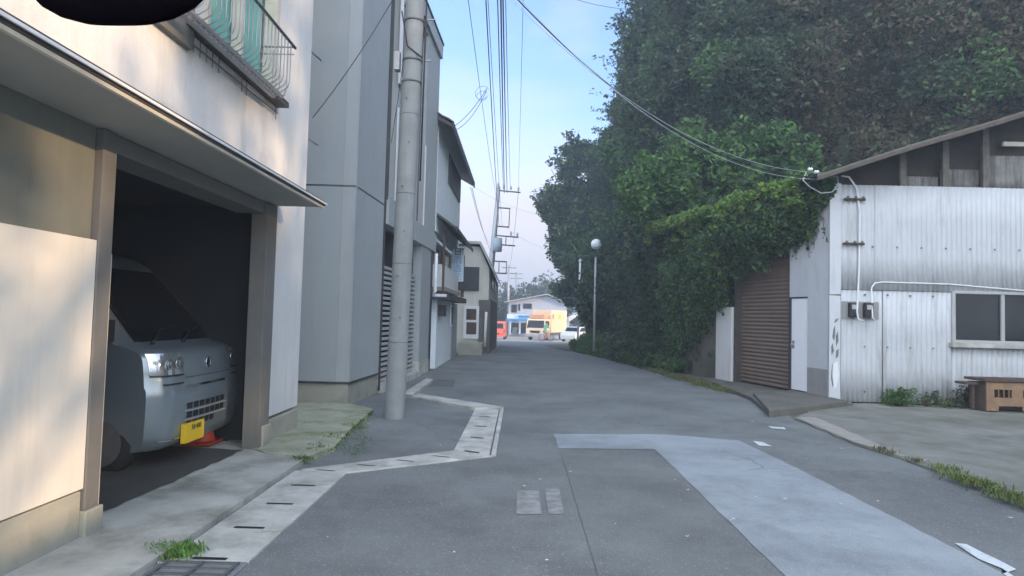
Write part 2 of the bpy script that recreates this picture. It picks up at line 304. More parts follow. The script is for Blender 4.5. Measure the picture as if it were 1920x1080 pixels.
M = dict(
 asphalt=asphalt_mat('asphalt', (0.185, 0.197, 0.195), 0.4), asphalt_new=asphalt_mat('pale_patch_asphalt', (0.315, 0.35, 0.372), 0.25),
 asphalt_old=asphalt_mat('old_asphalt', (0.182, 0.194, 0.190), 0.45),
 soil=mat('soil', (0.13, 0.11, 0.08), 0.95, 0.3, 2, 0.6, 30, stain=(0.09, 0.13, 0.04), stain_amt=0.8),
 conc=mat('concrete', (0.40, 0.40, 0.365), 0.9, 0.30, 1.6, 0.5, 50, stain=(0.15, 0.155, 0.115), stain_amt=0.8, stain_scale=1.7, stain_lo=0.47),
 conc_pale=mat('pale_concrete', (0.48, 0.48, 0.445), 0.88, 0.2, 4, 0.5, 60, stain=(0.24, 0.235, 0.20), stain_amt=0.75, stain_scale=3.0, stain_lo=0.46),
 conc_moss=mat('mossy_concrete', (0.33, 0.33, 0.25), 0.95, 0.2, 3, 0.4, 40, stain=(0.12, 0.17, 0.05), stain_amt=0.9, stain_scale=2.2, stain_lo=0.47),
 conc_dark=mat('dark_concrete', (0.13, 0.125, 0.11), 0.95, 0.2, 3, 0.4, 40, stain=(0.07, 0.075, 0.05), stain_amt=0.8),
 conc_yard=mat('yard_concrete', (0.215, 0.215, 0.19), 0.92, 0.32, 1.1, 0.5, 50, stain=(0.115, 0.12, 0.09), stain_amt=0.9, stain_scale=1.0, stain_lo=0.44),
 base=mat('plinth_concrete', (0.34, 0.335, 0.28), 0.92, 0.12, 3, 0.3, 40, stain=(0.17, 0.17, 0.12), stain_amt=0.7, stain_scale=1.0),
 stucco=mat('white_stucco', (0.68, 0.68, 0.67), 0.9, 0.05, 2, 0.35, 90, stain=(0.5, 0.49, 0.46), stain_amt=0.5, streak=True),
 beige=mat('shade_toned_beige_wall', (0.165, 0.17, 0.145), 0.9, 0.06, 2, 0.2, 90, stain=(0.12, 0.125, 0.105), stain_amt=0.5, streak=True),  # beige darkened to stand for the canopy's shade on this wall
 board=mat('cream_board', (0.72, 0.68, 0.60), 0.7, 0.05, 1.5, 0.05, 40, stain=(0.5, 0.46, 0.38), stain_amt=0.35, streak=True),
 pillar=mat('grey_pillar', (0.155, 0.152, 0.142), 0.85, 0.1, 4, 0.2, 60, stain=(0.12, 0.118, 0.105), stain_amt=0.5, streak=True),
 gpanel=mat('grey_panel', (0.335, 0.365, 0.375), 0.62, 0.04, 1.2, 0.06, 30, stain=(0.29, 0.30, 0.305), stain_amt=0.45, streak=True),
 gpanel2=mat('grey_panel_paler', (0.395, 0.42, 0.43), 0.6, 0.05, 1.2, 0.06, 30, stain=(0.34, 0.35, 0.35), stain_amt=0.45, streak=True),
 trim_dark=mat('dark_trim', (0.045, 0.045, 0.05), 0.5, 0.2, 6), trim_brown=mat('brown_fascia', (0.075, 0.065, 0.06), 0.6, 0.25, 8),
 white=mat('white_paint', (0.74, 0.76, 0.78), 0.5, 0.04, 5, stain=(0.5, 0.5, 0.47), stain_amt=0.4, streak=True),
 blue_white=mat('pale_blue_white_wall', (0.70, 0.76, 0.80), 0.75, 0.05, 2, 0.1, 60, stain=(0.45, 0.47, 0.42), stain_amt=0.6, streak=True, stain_lo=0.56),
 cream_strip=mat('cream_metal_strip', (0.55, 0.52, 0.44), 0.5, 0.1, 8),
 soffit=mat('soffit_board', (0.34, 0.335, 0.31), 0.85, 0.08, 2, 0.1, 60, stain=(0.33, 0.32, 0.28), stain_amt=0.5),
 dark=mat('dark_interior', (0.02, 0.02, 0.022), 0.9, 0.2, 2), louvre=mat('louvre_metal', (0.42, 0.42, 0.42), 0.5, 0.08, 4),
 glass=glass_mat('window_glass'), teal=mat('teal_curtain', (0.16, 0.40, 0.36), 0.8, 0.16, 2.5),
 glass_clear=mat('van_glass', (0.012, 0.014, 0.016), 0.05, 0.2, 2, spec=0.8),
 wood_grey=mat('weathered_wood', (0.28, 0.25, 0.22), 0.9, 0.22, 6, 0.4, 30), wood_orange=mat('orange_brown_wood', (0.29, 0.18, 0.105), 0.8, 0.2, 7, 0.3, 40, stain=(0.15, 0.09, 0.06), stain_amt=0.6, streak=True),
 wood_dark=mat('dark_wood', (0.09, 0.06, 0.045), 0.85, 0.25, 8, 0.3, 30),
 iron=mat('galvanised_iron', (0.36, 0.37, 0.38), 0.5, 0.1, 6, metal=0.6), iron_dark=mat('dark_iron', (0.14, 0.145, 0.15), 0.55, 0.2, 8, metal=0.3),
 rust=mat('rusty_fascia', (0.10, 0.08, 0.065), 0.9, 0.3, 10, 0.3, 40),
 pole=mat('utility_pole_concrete', (0.27, 0.285, 0.285), 0.9, 0.12, 4, 0.5, 60, stain=(0.16, 0.17, 0.165), stain_amt=0.6, streak=True),
 corr=mat('corrugated_white_sheet', (0.53, 0.55, 0.575), 0.6, 0.06, 2, 0.03, 40, stain=(0.25, 0.25, 0.22), stain_amt=0.8, streak=True, stain_lo=0.53, stain_scale=0.8),
 flatsheet=mat('flat_white_sheet', (0.55, 0.57, 0.60), 0.65, 0.05, 3, 0.05, 30, stain=(0.33, 0.33, 0.31), stain_amt=0.6, streak=True, stain_lo=0.54),
 mud=mat('mud_splashed_grey', (0.28, 0.28, 0.28), 0.85, 0.12, 4, 0.2, 50), peel=mat('peeled_patch', (0.09, 0.09, 0.1), 0.9, 0.4, 14),
 shutter=mat('brown_shutter', (0.175, 0.125, 0.095), 0.55, 0.12, 3, 0.05, 40, stain=(0.13, 0.095, 0.07), stain_amt=0.7, stain_scale=0.9),
 rooftile=mat('dark_roof_tile', (0.12, 0.12, 0.125), 0.7, 0.25, 6, 0.3, 30), mossroof=mat('mossy_roof_sheet', (0.15, 0.14, 0.12), 0.9, 0.25, 3, 0.3, 30, stain=(0.20, 0.20, 0.05), stain_amt=0.9, stain_lo=0.52, stain_scale=0.6),
 van=mat('silver_blue_paint', (0.27, 0.325, 0.36), 0.32, 0.02, 2, metal=0.55, coat=0.5), chrome=mat('chrome', (0.8, 0.8, 0.82), 0.12, 0.02, 2, metal=1.0),
 lamp_glass=mat('headlamp_lens', (0.45, 0.47, 0.5), 0.08, 0.25, 18, metal=0.75), rubber=mat('tyre_rubber', (0.02, 0.02, 0.02), 0.85, 0.2, 5),
 black=mat('black_plastic', (0.015, 0.015, 0.017), 0.5, 0.2, 5), yellow=mat('yellow_plate', (0.85, 0.55, 0.02), 0.4, 0.02, 5), plate_ink=mat('plate_ink', (0.05, 0.10, 0.05), 0.6, 0.1, 5),
 red=mat('red_plastic', (0.34, 0.04, 0.02), 0.5, 0.1, 5), redpaint=mat('red_car_paint', (0.80, 0.16, 0.10), 0.35, 0.03, 2, coat=0.5),
 cream_truck=mat('cream_truck_box', (0.86, 0.68, 0.45), 0.5, 0.04, 1.5), orange=mat('orange_print', (0.85, 0.22, 0.03), 0.5, 0.05, 3), lime=mat('yellow_green_print', (0.55, 0.6, 0.08), 0.5, 0.05, 3),
 blue=mat('blue_awning', (0.03, 0.27, 0.60), 0.6, 0.1, 3), bluetarp=mat('blue_tarp', (0.05, 0.17, 0.50), 0.6, 0.2, 5),
 skin=mat('skin', (0.45, 0.28, 0.2), 0.6, 0.05, 5), shirt=mat('green_shirt', (0.05, 0.50, 0.30), 0.85, 0.1, 6), hair=mat('black_hair', (0.02, 0.018, 0.016), 0.6, 0.2, 8), trousers=mat('beige_trousers', (0.42, 0.36, 0.30), 0.9, 0.1, 6),
 globe=mat('white_globe', (0.78, 0.82, 0.86), 0.3, 0.03, 3), sign=mat('pale_blue_sign', (0.62, 0.72, 0.80), 0.5, 0.05, 6), signink=mat('blue_sign_ink', (0.10, 0.33, 0.62), 0.6, 0.05, 6),
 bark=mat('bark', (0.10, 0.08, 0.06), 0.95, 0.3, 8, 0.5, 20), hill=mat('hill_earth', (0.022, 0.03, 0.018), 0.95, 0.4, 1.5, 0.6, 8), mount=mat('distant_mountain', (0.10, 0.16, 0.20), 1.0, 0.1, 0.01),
 leaf_dark=leaf_mat('dark_leaves', [(0.038, 0.062, 0.044), (0.068, 0.105, 0.064), (0.115, 0.155, 0.085)]),
 leaf_brown=leaf_mat('olive_brown_leaves', [(0.065, 0.062, 0.044), (0.115, 0.100, 0.064), (0.17, 0.145, 0.09)]),
 leaf_mid=leaf_mat('mid_green_leaves', [(0.055, 0.105, 0.045), (0.10, 0.185, 0.065), (0.17, 0.27, 0.095)]),
 leaf_bright=leaf_mat('bright_green_leaves', [(0.06, 0.14, 0.04), (0.12, 0.25, 0.06), (0.20, 0.36, 0.08)]),
 leaf_yellow=leaf_mat('yellow_green_leaves', [(0.12, 0.19, 0.04), (0.23, 0.31, 0.07), (0.34, 0.40, 0.12)]),
 leaf_far=leaf_mat('bluish_far_leaves', [(0.035, 0.060, 0.045), (0.06, 0.088, 0.06), (0.095, 0.125, 0.07)]),
 drygrass=leaf_mat('dry_grass', [(0.12, 0.12, 0.05), (0.20, 0.19, 0.08), (0.28, 0.25, 0.12)]),
 litter=mat('pale_litter', (0.6, 0.58, 0.5), 0.8, 0.1, 9), leafdry=mat('dry_leaf', (0.45, 0.33, 0.13), 0.8, 0.2, 9),
)

# ------------------------------------------------------------------ setting: ground, road, patches
def sheet(name, mt, pts, lift, kind='structure', skirt=0.0, rough=0.0, **kw):
    """flat area following the ground height, from a polygon cut into strips along Y"""
    if rough:
        r_ = np.random.default_rng(5); q = []
        for i, p in enumerate(pts):
            a, b = np.array(p), np.array(pts[(i+1) % len(pts)]); L_ = np.linalg.norm(b-a); n_ = max(1, int(min(L_, 12)/0.12)); nv = np.array([-(b-a)[1], (b-a)[0]])/L_
            for k in range(n_): q.append(tuple(a + (b-a)*k/n_ + nv*r_.normal()*rough*(k > 0)))
        pts = q
    bm = bmesh.new(); vs = [bm.verts.new((p[0], p[1], 0)) for p in pts]; bm.faces.new(vs)
    ys = [q for q in (20, 22, 24, 26, 28, 30, 36, 44, 54, 62, 75) if min(p[1] for p in pts) < q < max(p[1] for p in pts)]
    for q in ys: bmesh.ops.bisect_plane(bm, geom=bm.verts[:]+bm.edges[:]+bm.faces[:], plane_co=(0, q, 0), plane_no=(0, 1, 0))
    if skirt:
        r = bmesh.ops.extrude_face_region(bm, geom=bm.faces[:])
        for v in r['geom']:
            if isinstance(v, bmesh.types.BMVert): v.co.z = skirt - lift
        bmesh.ops.translate(bm, verts=bm.verts[:], vec=(0, 0, lift))
    else: bmesh.ops.translate(bm, verts=bm.verts[:], vec=(0, 0, lift))
    for v in bm.verts: v.co.z += gz(v.co.y)
    bmesh.ops.triangulate(bm, faces=bm.faces[:])
    bmesh.ops.recalc_face_normals(bm, faces=bm.faces)
    if not skirt:
        for f in bm.faces:
            if f.normal.z < 0: f.normal_flip()
    me = bpy.data.meshes.new(name); bm.to_mesh(me); bm.free(); me.materials.append(mt)
    o = bpy.data.objects.new(name, me); COL.objects.link(o); tag(o, kind=kind, **kw); return o
def gpx(px, py, z=0.0):
    p = at(px, py, 'Z', z)
    for _ in range(8): p = at(px, py, 'Z', z + gz(p[1]))
    return (p[0], p[1])

sheet('ground', M['soil'], [(-300, -55), (300, -55), (300, 380), (-300, 380)], 0.0)
sheet('road', M['asphalt'], [(-2.9, -30), (4.6, -30), (4.35, 4), (4.1, 9.4), (4.4, 12), (4.1, 13.4), (3.6, 18), (2.6, 27), (1.8, 35), (1.6, 42), (3.5, 48), (14, 50), (60, 50), (60, 72), (-30, 72), (-30, 52), (-1.6, 50), (-1.2, 40), (-1.1, 26), (-2.15, 22.8), (-2.1, 16.4), (-2.6, 9.5), (-2.6, 8.5)], 0.006)
sheet('junction_sun_sheet', mat('pale_sunlight_tone', (0.46, 0.43, 0.37), 0.9, 0.12, 1.0, 0.2, 30), [(-30, 54), (60, 54), (60, 72), (-30, 72)], 0.012)  # pale warm sheet stands for low sun falling on the road
road_patch = [gpx(1038, 815), gpx(1250, 816), gpx(1385, 827), gpx(1500, 882), gpx(1890, 1082), (2.84, -8), (1.49, -8), gpx(1228, 844), gpx(1048, 842)]
sheet('road_repair_patch', M['asphalt_new'], road_patch, 0.010, rough=0.005)
sheet('lane_seam_patch', M['asphalt_old'], [(0.44, -8), (1.46, -8), (1.46, 6.88), (0.48, 6.88)], 0.0122)
sheet('worn_road_marking', mat('worn_paint', (0.30, 0.305, 0.295), 0.85, 0.15, 12, stain=(0.18, 0.19, 0.188), stain_amt=0.95, stain_scale=9, stain_lo=0.42), [gpx(970, 922), gpx(1010, 922), gpx(1016, 967), gpx(968, 967)], 0.010)
sheet('worn_road_marking', bpy.data.materials['worn_paint'], [gpx(1022, 917), gpx(1048, 917), gpx(1058, 966), gpx(1028, 966)], 0.010)
paint = mat('chipped_white_paint', (0.62, 0.68, 0.70), 0.7, 0.08, 9, stain=(0.2, 0.2, 0.21), stain_amt=0.95, stain_scale=9, stain_lo=0.52)
sheet('white_road_line', paint, rough=0.012, lift=0.014, pts=[gpx(1790, 1022), gpx(1812, 1024), gpx(1906, 1072), gpx(1880, 1080), (2.9, -6), (2.80, -6), (2.80, 3.4)])
sheet('white_road_line', paint, rough=0.012, lift=0.014, pts=[gpx(1412, 829), gpx(1430, 831), gpx(1448, 839), gpx(1424, 838)])
sheet('white_road_line', paint, rough=0.012, lift=0.014, pts=[gpx(1440, 801), gpx(1470, 803), gpx(1474, 807), gpx(1448, 805)])

# right forecourt slab, step, left apron, mossy slab
sheet('forecourt', M['conc_yard'], [gpx(1490, 787), gpx(1600, 835), gpx(1680, 860), gpx(1830, 915), (4.35, 5.3), (4.6, 2), (14, 2), (14, 11.5), (5.6, 11.5)], 0.03, rough=0.012, skirt=-0.1)
sheet('verge', M['soil'], [(4.1, 13.3), (4.45, 12.1), (5.6, 11.6), (6.5, 19), (4.3, 29), (3, 40), (1.9, 41), (1.9, 35), (2.7, 27), (3.7, 18)], 0.035)
sheet('garage_apron', M['conc'], [(-9, 3.8), (-9, 6.6), (-2.47, 6.6), (-1.93, 6.0), (-1.92, 5.5), (-1.92, 2.0), (-1.92, -1), (-2.75, -1), (-2.75, 3.8)], 0.05, skirt=-0.1)
sheet('shaded_garage_floor', mat('shade_toned_garage_floor', (0.055, 0.055, 0.05), 0.85, 0.3, 2, 0.3, 40), [(-7.5, 3.75), (-2.72, 3.92), (-2.66, 4.6), (-2.60, 6.2), (-7.5, 6.61)], 0.056, rough=0.012)  # dark tone stands for the shade under the van and inside the garage
mossy = sheet('mossy_slab', M['conc_moss'], [gpx(500, 862), (-2.95, 6.62), (-2.95, 8.2), gpx(555, 762), (-2.52, 9.56), gpx(700, 775), gpx(660, 810), gpx(625, 850), gpx(600, 858), gpx(580, 868)], 0.06, skirt=-0.05)
sheet('shed_pavement', M['conc_dark'], [gpx(1335, 722), gpx(1408, 752), gpx(1440, 780), gpx(1600, 764), (5.9, 11.45), (5.7, 11.6), (4.85, 15.4), (4.4, 15.4)], 0.07, skirt=-0.1)
st = sheet('step_block', M['conc_dark'], [gpx(1412, 748), gpx(1442, 784), gpx(1590, 765), (5.62, 11.42), (5.42, 12.6)], 0.12, kind=None, skirt=-0.02)
tag(st, 'dark worn concrete step in front of the narrow white door', 'step'); st['kind'] = ''
del st['kind']
md = st.modifiers.new('b', 'BEVEL'); md.width = 0.02; md.segments = 2
# pale edging along the forecourt
sheet('forecourt_edging', mat('edging', (0.32, 0.295, 0.26), 0.9, 0.15, 6, 0.3, 40), [gpx(1490, 786), gpx(1530, 787), gpx(1640, 835), gpx(1700, 862), gpx(1690, 862), gpx(1600, 834)], 0.036, rough=0.01)

# gutter cover slabs (each liftable)
slab_proto = None
def slab(p0, p1, p2, p3, mt, label, group, slot=True, name='gutter_cover', cat='gutter cover', lift=0.022, slotpos=0.5):
    mb = MB(); c = np.mean([p0, p1, p2, p3], axis=0); q = [c + (np.array(p)-c)*0.985 for p in (p0, p1, p2, p3)]
    mb.hexa([(a[0], a[1], -0.04 + gz(a[1])) for a in q] + [(a[0], a[1], lift + gz(a[1])) for a in q])
    o = mb.build(name, mt, bevel=0.006); tag(o, label, cat, group)
    if slot:
        a = q[0]*0.9+q[1]*0.1; e = (q[1]-q[0]); mid0 = q[0]+e*0.3; mid1 = q[0]+e*0.72; w_ = (q[3]-q[0])*0.07
        s_ = MB(); s_.poly([(*p, lift+0.002+gz(p[1])) for p in (mid0, mid1, mid1+w_, mid0+w_)])
        s_.build('lifting_slot', M['black'], o)
    return o
GG = 'concrete gutter covers along the left edge of the road'
gx0, gx1 = -1.90, -1.44
ys = [1.2, 1.8, 2.4, 3.0, 3.56, 4.08, 4.6, 5.1, 5.6]
nm = ['first', 'second', 'third', 'fourth', 'fifth', 'sixth', 'seventh', 'eighth']
for i in range(8):
    if ys[i+1] < 2.9: continue
    g = (i == 3)
    x1a = gx1 + 0.0*(ys[i]-3); o = slab((gx0, ys[i]), (x1a, ys[i]), (gx1, ys[i+1]), (gx0, ys[i+1]), M['iron'] if g else M['conc_pale'],
        {2: 'concrete gutter cover cut off by the bottom edge, nearest below the steel grating', 3: 'blue grey steel gutter grating beside the green tuft of weeds', 4: 'concrete gutter cover directly beyond the steel grating',
         5: 'concrete gutter cover second beyond the steel grating', 6: 'concrete gutter cover third beyond the steel grating', 7: 'last concrete gutter cover before the strip turns toward the road'}[i], GG, slot=not g, cat='grating' if g else 'gutter cover', name='gutter_grating' if g else 'gutter_cover')
    if g:
        b = MB()
        for k in range(7): y_ = ys[i]+0.05+k*0.075; b.box(gx0+0.03, gx1-0.03, y_, y_+0.02, 0.021, 0.03)
        for xx in (gx0+0.03, (gx0+gx1)/2-0.01, gx1-0.05): b.box(xx, xx+0.02, ys[i]+0.03, ys[i+1]-0.04, 0.03, 0.034)
        b.build('bar', M['iron_dark'], o)
# diagonal run out to the kerb corner
A0, A1 = np.array(gpx(563, 884)), np.array(gpx(648, 890)); B0, B1 = np.array(gpx(850, 848)), np.array(gpx(925, 858))
lab = ['wedge gutter cover where the gutter bends at the mossy slab', 'gutter cover in the diagonal run, second from the bend', 'gutter cover in the diagonal run, third from the bend', 'gutter cover in the diagonal run meeting the straight strip']
for k in range(4):
    f0, f1 = k/4, (k+1)/4
    a0, a1, b0, b1 = A0+(B0-A0)*f0, A1+(B1-A1)*f0, A0+(B0-A0)*f1, A1+(B1-A1)*f1
    slab(a0, a1, b1, b0, M['conc_pale'], lab[k], GG)
C0, C1 = np.array(gpx(890, 770)), np.array(gpx(936, 770))
B1s = np.array(gpx(918, 857))
lab = ['nearest cover of the straight strip pointing up the road', 'second cover of the straight strip pointing up the road', 'third cover of the straight strip pointing up the road', 'farthest cover of the straight strip at the white corner']
for k in range(4):
    f0, f1 = k/4, (k+1)/4
    slab(B0+(C0-B0)*f0, B1s+(C1-B1s)*f0, B1s+(C1-B1s)*f1, B0+(C0-B0)*f1, M['conc_pale'], lab[k], GG)
kb = MB(); p = [gpx(921, 857), gpx(930, 857), gpx(945, 769), gpx(938, 769)]
kb.hexa([(*q, -0.02) for q in p] + [(*q, 0.045) for q in p]); tag(kb.build('kerb_edge', M['conc_pale'], bevel=0.008), 'thin pale kerb edge on the road side of the straight gutter strip', 'kerb')
lab = ['pale kerb piece running back from the far corner of the strip', 'pale kerb piece halfway to the utility pole', 'pale kerb piece ending beside the utility pole']
K0, K1 = np.array(gpx(945, 769)), np.array(gpx(890, 771)); Q0, Q1 = np.array(gpx(785, 743)), np.array(gpx(772, 748))
for k in range(3):
    f0, f1 = k/3, (k+1)/3
    slab(K1+(Q1-K1)*f0, K0+(Q0-K0)*f0, K0+(Q0-K0)*f1, K1+(Q1-K1)*f1, M['conc_pale'], lab[k], 'pale kerb pieces beside the utility pole', slot=False, name='kerb_piece', cat='kerb', lift=0.05)
slab(gpx(752, 745), gpx(772, 748), gpx(812, 716), gpx(800, 714), M['conc_pale'], 'pale kerb piece leading back toward the louvred shutters', 'pale kerb pieces beside the utility pole', slot=False, name='kerb_piece', cat='kerb', lift=0.06)
mh = MB(); p = [gpx(806, 725), gpx(850, 726), gpx(853, 713), gpx(815, 712)]; mh.hexa([(*q, 0) for q in p]+[(*q, 0.02) for q in p])
tag(mh.build('drain_cover', M['iron_dark'], bevel=0.004), 'dark rectangular drain cover in front of the white blue wall', 'drain cover')

# ------------------------------------------------------------------ foliage machinery
def leaves(name, pts, size, mats, wts=None, parent=None, aspect=0.5, droop=0.35, kind=None, mi=None, **tg):
    pts = np.asarray(pts, float); n = len(pts)
    sz = size * RNG.uniform(0.6, 1.35, n)
    d = RNG.normal(size=(n, 3)); d[:, 2] = d[:, 2]*0.6 - droop; d /= np.linalg.norm(d, axis=1)[:, None]
    u = RNG.normal(size=(n, 3)); u = np.cross(d, u); u /= np.linalg.norm(u, axis=1)[:, None]
    nn = np.cross(d, u)
    a = pts - d*sz[:, None]*0.5; t = pts + d*sz[:, None]*0.5
    m1 = pts + u*sz[:, None]*aspect*0.5 + nn*sz[:, None]*0.06; m2 = pts - u*sz[:, None]*aspect*0.5 + nn*sz[:, None]*0.06
    V = np.stack([a, m1, t, m2], 1).reshape(-1, 3)
    org = np.array([0., 0., 0.])
    if parent is not None: org = np.array(BASE[parent].translation)
    else: org = np.array([V[:, 0].mean(), V[:, 1].mean(), V[:, 2].min()])
    V = V - org
    me = bpy.data.meshes.new(name); me.vertices.add(4*n); me.vertices.foreach_set('co', V.ravel().astype(np.float32))
    me.loops.add(4*n); me.loops.foreach_set('vertex_index', np.arange(4*n, dtype=np.int32))
    me.polygons.add(n); me.polygons.foreach_set('loop_start', np.arange(0, 4*n, 4, dtype=np.int32)); me.polygons.foreach_set('loop_total', np.full(n, 4, np.int32))
    for m_ in mats: me.materials.append(m_)
    if mi is not None: me.polygons.foreach_set('material_index', np.asarray(mi, np.int32))
    elif len(mats) > 1:
        me.polygons.foreach_set('material_index', RNG.choice(len(mats), n, p=wts).astype(np.int32))
    me.update(calc_edges=True); me.validate()
    o = bpy.data.objects.new(name, me); COL.objects.link(o)
    if parent is not None: o.parent = parent
    else: o.location = org
    return tag(o, kind=kind, **tg)
def clump_pts(centers, rad, per, flat=1.0, low=0.55):
    c = np.asarray(centers, float); n = len(c); k = per
    d = RNG.normal(size=(n*k, 3)); d /= np.linalg.norm(d, axis=1)[:, None]
    r = RNG.uniform(low, 1.05, n*k)[:, None]
    R = (np.asarray(rad, float) * RNG.uniform(0.6, 1.4, (n, 1)))
    R = np.repeat(R, k, 0)
    return np.repeat(c, k, 0) + d*r*R*np.array([1, 1, flat])

HB = np.array([(60, -21), (27, -5), (18.8, -0.9), (18, 2), (16.5, 10), (14.5, 16.3), (11, 17.2), (7, 17.2), (5.2, 17.8), (4.4, 19.5), (4.2, 22), (4.3, 25.5), (4.3, 30), (4.7, 35), (5.2, 40), (6.6, 42.6), (9, 43.5), (16, 41), (28, 35), (44, 27), (60, 20)], float)
seg = np.linalg.norm(np.diff(HB, axis=0), axis=1); cum = np.concatenate([[0], np.cumsum(seg)])
def hb(s):
    x = np.interp(s, cum, HB[:, 0]); y = np.interp(s, cum, HB[:, 1])
    x2 = np.interp(s+0.8, cum, HB[:, 0]); y2 = np.interp(s+0.8, cum, HB[:, 1]); x1 = np.interp(s-0.8, cum, HB[:, 0]); y1 = np.interp(s-0.8, cum, HB[:, 1])
    t = np.stack([x2-x1, y2-y1], -1); t /= np.linalg.norm(t, axis=-1)[..., None] + 1e-9
    return np.stack([x, y], -1), np.stack([-t[..., 1], t[..., 0]], -1)*-1     # point, outward normal handled below
def bulge(s, z): return 0.45*np.sin(s*1.1+0.6*z) + 0.35*np.sin(s*2.3-z*1.1+1) + 0.3*np.sin(z*1.7+s*0.4+2)
def inset(z, s):
    top = 10.0 + 0*s
    return np.where(z < top, 0.05*z, 0.5 + 0.22*(z-top)) + np.where(z > 15.5, (z-15.5)*0.9, 0)
def hill_pt(s, z, off=0.0):
    p, n = hb(s)
    # outward: away from the hill's middle (30, 20)
    c = np.array([40., 24.]) - p; flip = np.sign((n*c).sum(-1)); n = -n*flip[..., None]
    d = -inset(z, s)*1.0 + bulge(s, z) + off
    q = p + n*d[..., None]
    return np.stack([q[..., 0], q[..., 1], z + 0*s], -1), n
ss = np.linspace(0, cum[-1], 150); zz = np.concatenate([np.linspace(-1.2, 16, 24), [17, 18]])
rows = [list(map(tuple, hill_pt(ss, np.full_like(ss, z), -0.7)[0])) for z in zz]
hm = MB(); hm.smooth = True; hm.grid(rows)
topc = [(p[0]*0.5 + 20 if p[0] > -99 else 0, p[1]*0.45 + 12, 19.0) for p in rows[-1]]
hm.grid([rows[-1], topc]); n0 = len(hm.v); hm.face(list(range(n0-len(topc), n0)))
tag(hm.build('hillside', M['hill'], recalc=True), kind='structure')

def s_of(pt):     # arc length nearest to a point
    s_ = np.linspace(0, cum[-1], 2000); p, _ = hb(s_); return s_[np.argmin(((p-np.array(pt))**2).sum(1))]
sa, sb = s_of((15.5, 13)), s_of((9, 43.5))
n_b = 320                                     # rounded leafy masses over the slope, with gaps between them
bs = RNG.uniform(sa, sb, n_b); bz = RNG.uniform(0.3, 17.5, n_b); br_ = RNG.uniform(0.6, 1.5, n_b)
bc, bn = hill_pt(bs, bz, RNG.uniform(-0.55, 0.1, n_b) - 0.3)
per_b = 24; n_c = n_b*per_b
d = RNG.normal(size=(n_c, 3)); d[:, 2] = np.abs(d[:, 2])*0.9 - 0.25; nn_ = np.repeat(np.column_stack([bn, np.zeros(n_b)]), per_b, 0)
sgn_ = (d*nn_).sum(1); d = np.where((sgn_ < 0)[:, None], d - 2*sgn_[:, None]*nn_, d); d /= np.linalg.norm(d, axis=1)[:, None]
cc = np.repeat(bc, per_b, 0) + d*np.repeat(br_, per_b)[:, None]*np.array([0.8, 0.8, 1.15])*RNG.uniform(0.75, 1.05, (n_c, 1))
fs = RNG.uniform(sa, sb, 5200); fc, _ = hill_pt(fs, RNG.uniform(0.2, 18, 5200), RNG.uniform(-0.6, 0.0, 5200))
kind_b = RNG.choice(4, n_b, p=[0.50, 0.14, 0.08, 0.28]); kind_b[(bc[:, 1] > 29)] = np.where(RNG.uniform(size=(bc[:, 1] > 29).sum()) < 0.7, 2, 3)
far_r = (bc[:, 0] > 7.5); kind_b[far_r & (RNG.uniform(size=n_b) < 0.62)] = 1
cc = np.vstack([cc, fc]); kc = np.concatenate([np.repeat(kind_b, per_b), np.where(fc[:, 1] > 30, 2, np.where(fc[:, 0] > 7.5, 1, 0))])
PL = 52
pts = clump_pts(cc, (0.34, 0.34, 0.36), PL); mi = np.repeat(kc, PL)
sw = RNG.uniform(size=len(mi)) < 0.22; mi = np.where(sw, RNG.choice([0, 3, 1], len(mi)), mi)
leaves('hillside_foliage', pts, 0.155, [M['leaf_dark'], M['leaf_brown'], M['leaf_far'], M['leaf_mid']], mi=mi, kind='stuff', label='dense dark green creeper and undergrowth covering the steep hillside', cat='foliage')
# twigs that stick out of the outline
tw = []
for k in range(240):
    s0 = RNG.uniform(s_of((4.4, 19.5)), sb); p, n_ = hill_pt(np.array([s0]), np.array([RNG.uniform(3, 17)]), np.array([0.25])); p, n_ = p[0], n_[0]
    dr = np.array([n_[0], n_[1], RNG.uniform(-0.2, 0.9)]) + RNG.normal(size=3)*0.35; L_ = RNG.uniform(0.4, 1.2)
    for q in range(4): tw.append(p + dr*L_*(q+1)/4)
leaves('twig_foliage', clump_pts(np.array(tw), (0.13, 0.13, 0.13), 11), 0.14, [M['leaf_dark'], M['leaf_mid'], M['leaf_yellow']], [0.6, 0.33, 0.07], kind='stuff', label='loose twigs standing out from the hillside foliage against the sky', cat='foliage')
# rest of the hill that is seen only from a side: coarse leaves
cs = RNG.uniform(0, sa, 700); cz = RNG.uniform(0, 18, 700); cc, _ = hill_pt(cs, cz, RNG.uniform(-0.3, 0.5, 700))
cs = RNG.uniform(sb, cum[-1]-15, 500); c2, _ = hill_pt(cs, RNG.uniform(0, 18, 500), RNG.uniform(-0.3, 0.5, 500))
leaves('outer_hillside_foliage', clump_pts(np.vstack([cc, c2]), (1.0, 1.0, 1.2), 26), 0.6, [M['leaf_dark']], kind='stuff', label='dark leafy cover on the part of the hill right of the shed', cat='foliage')

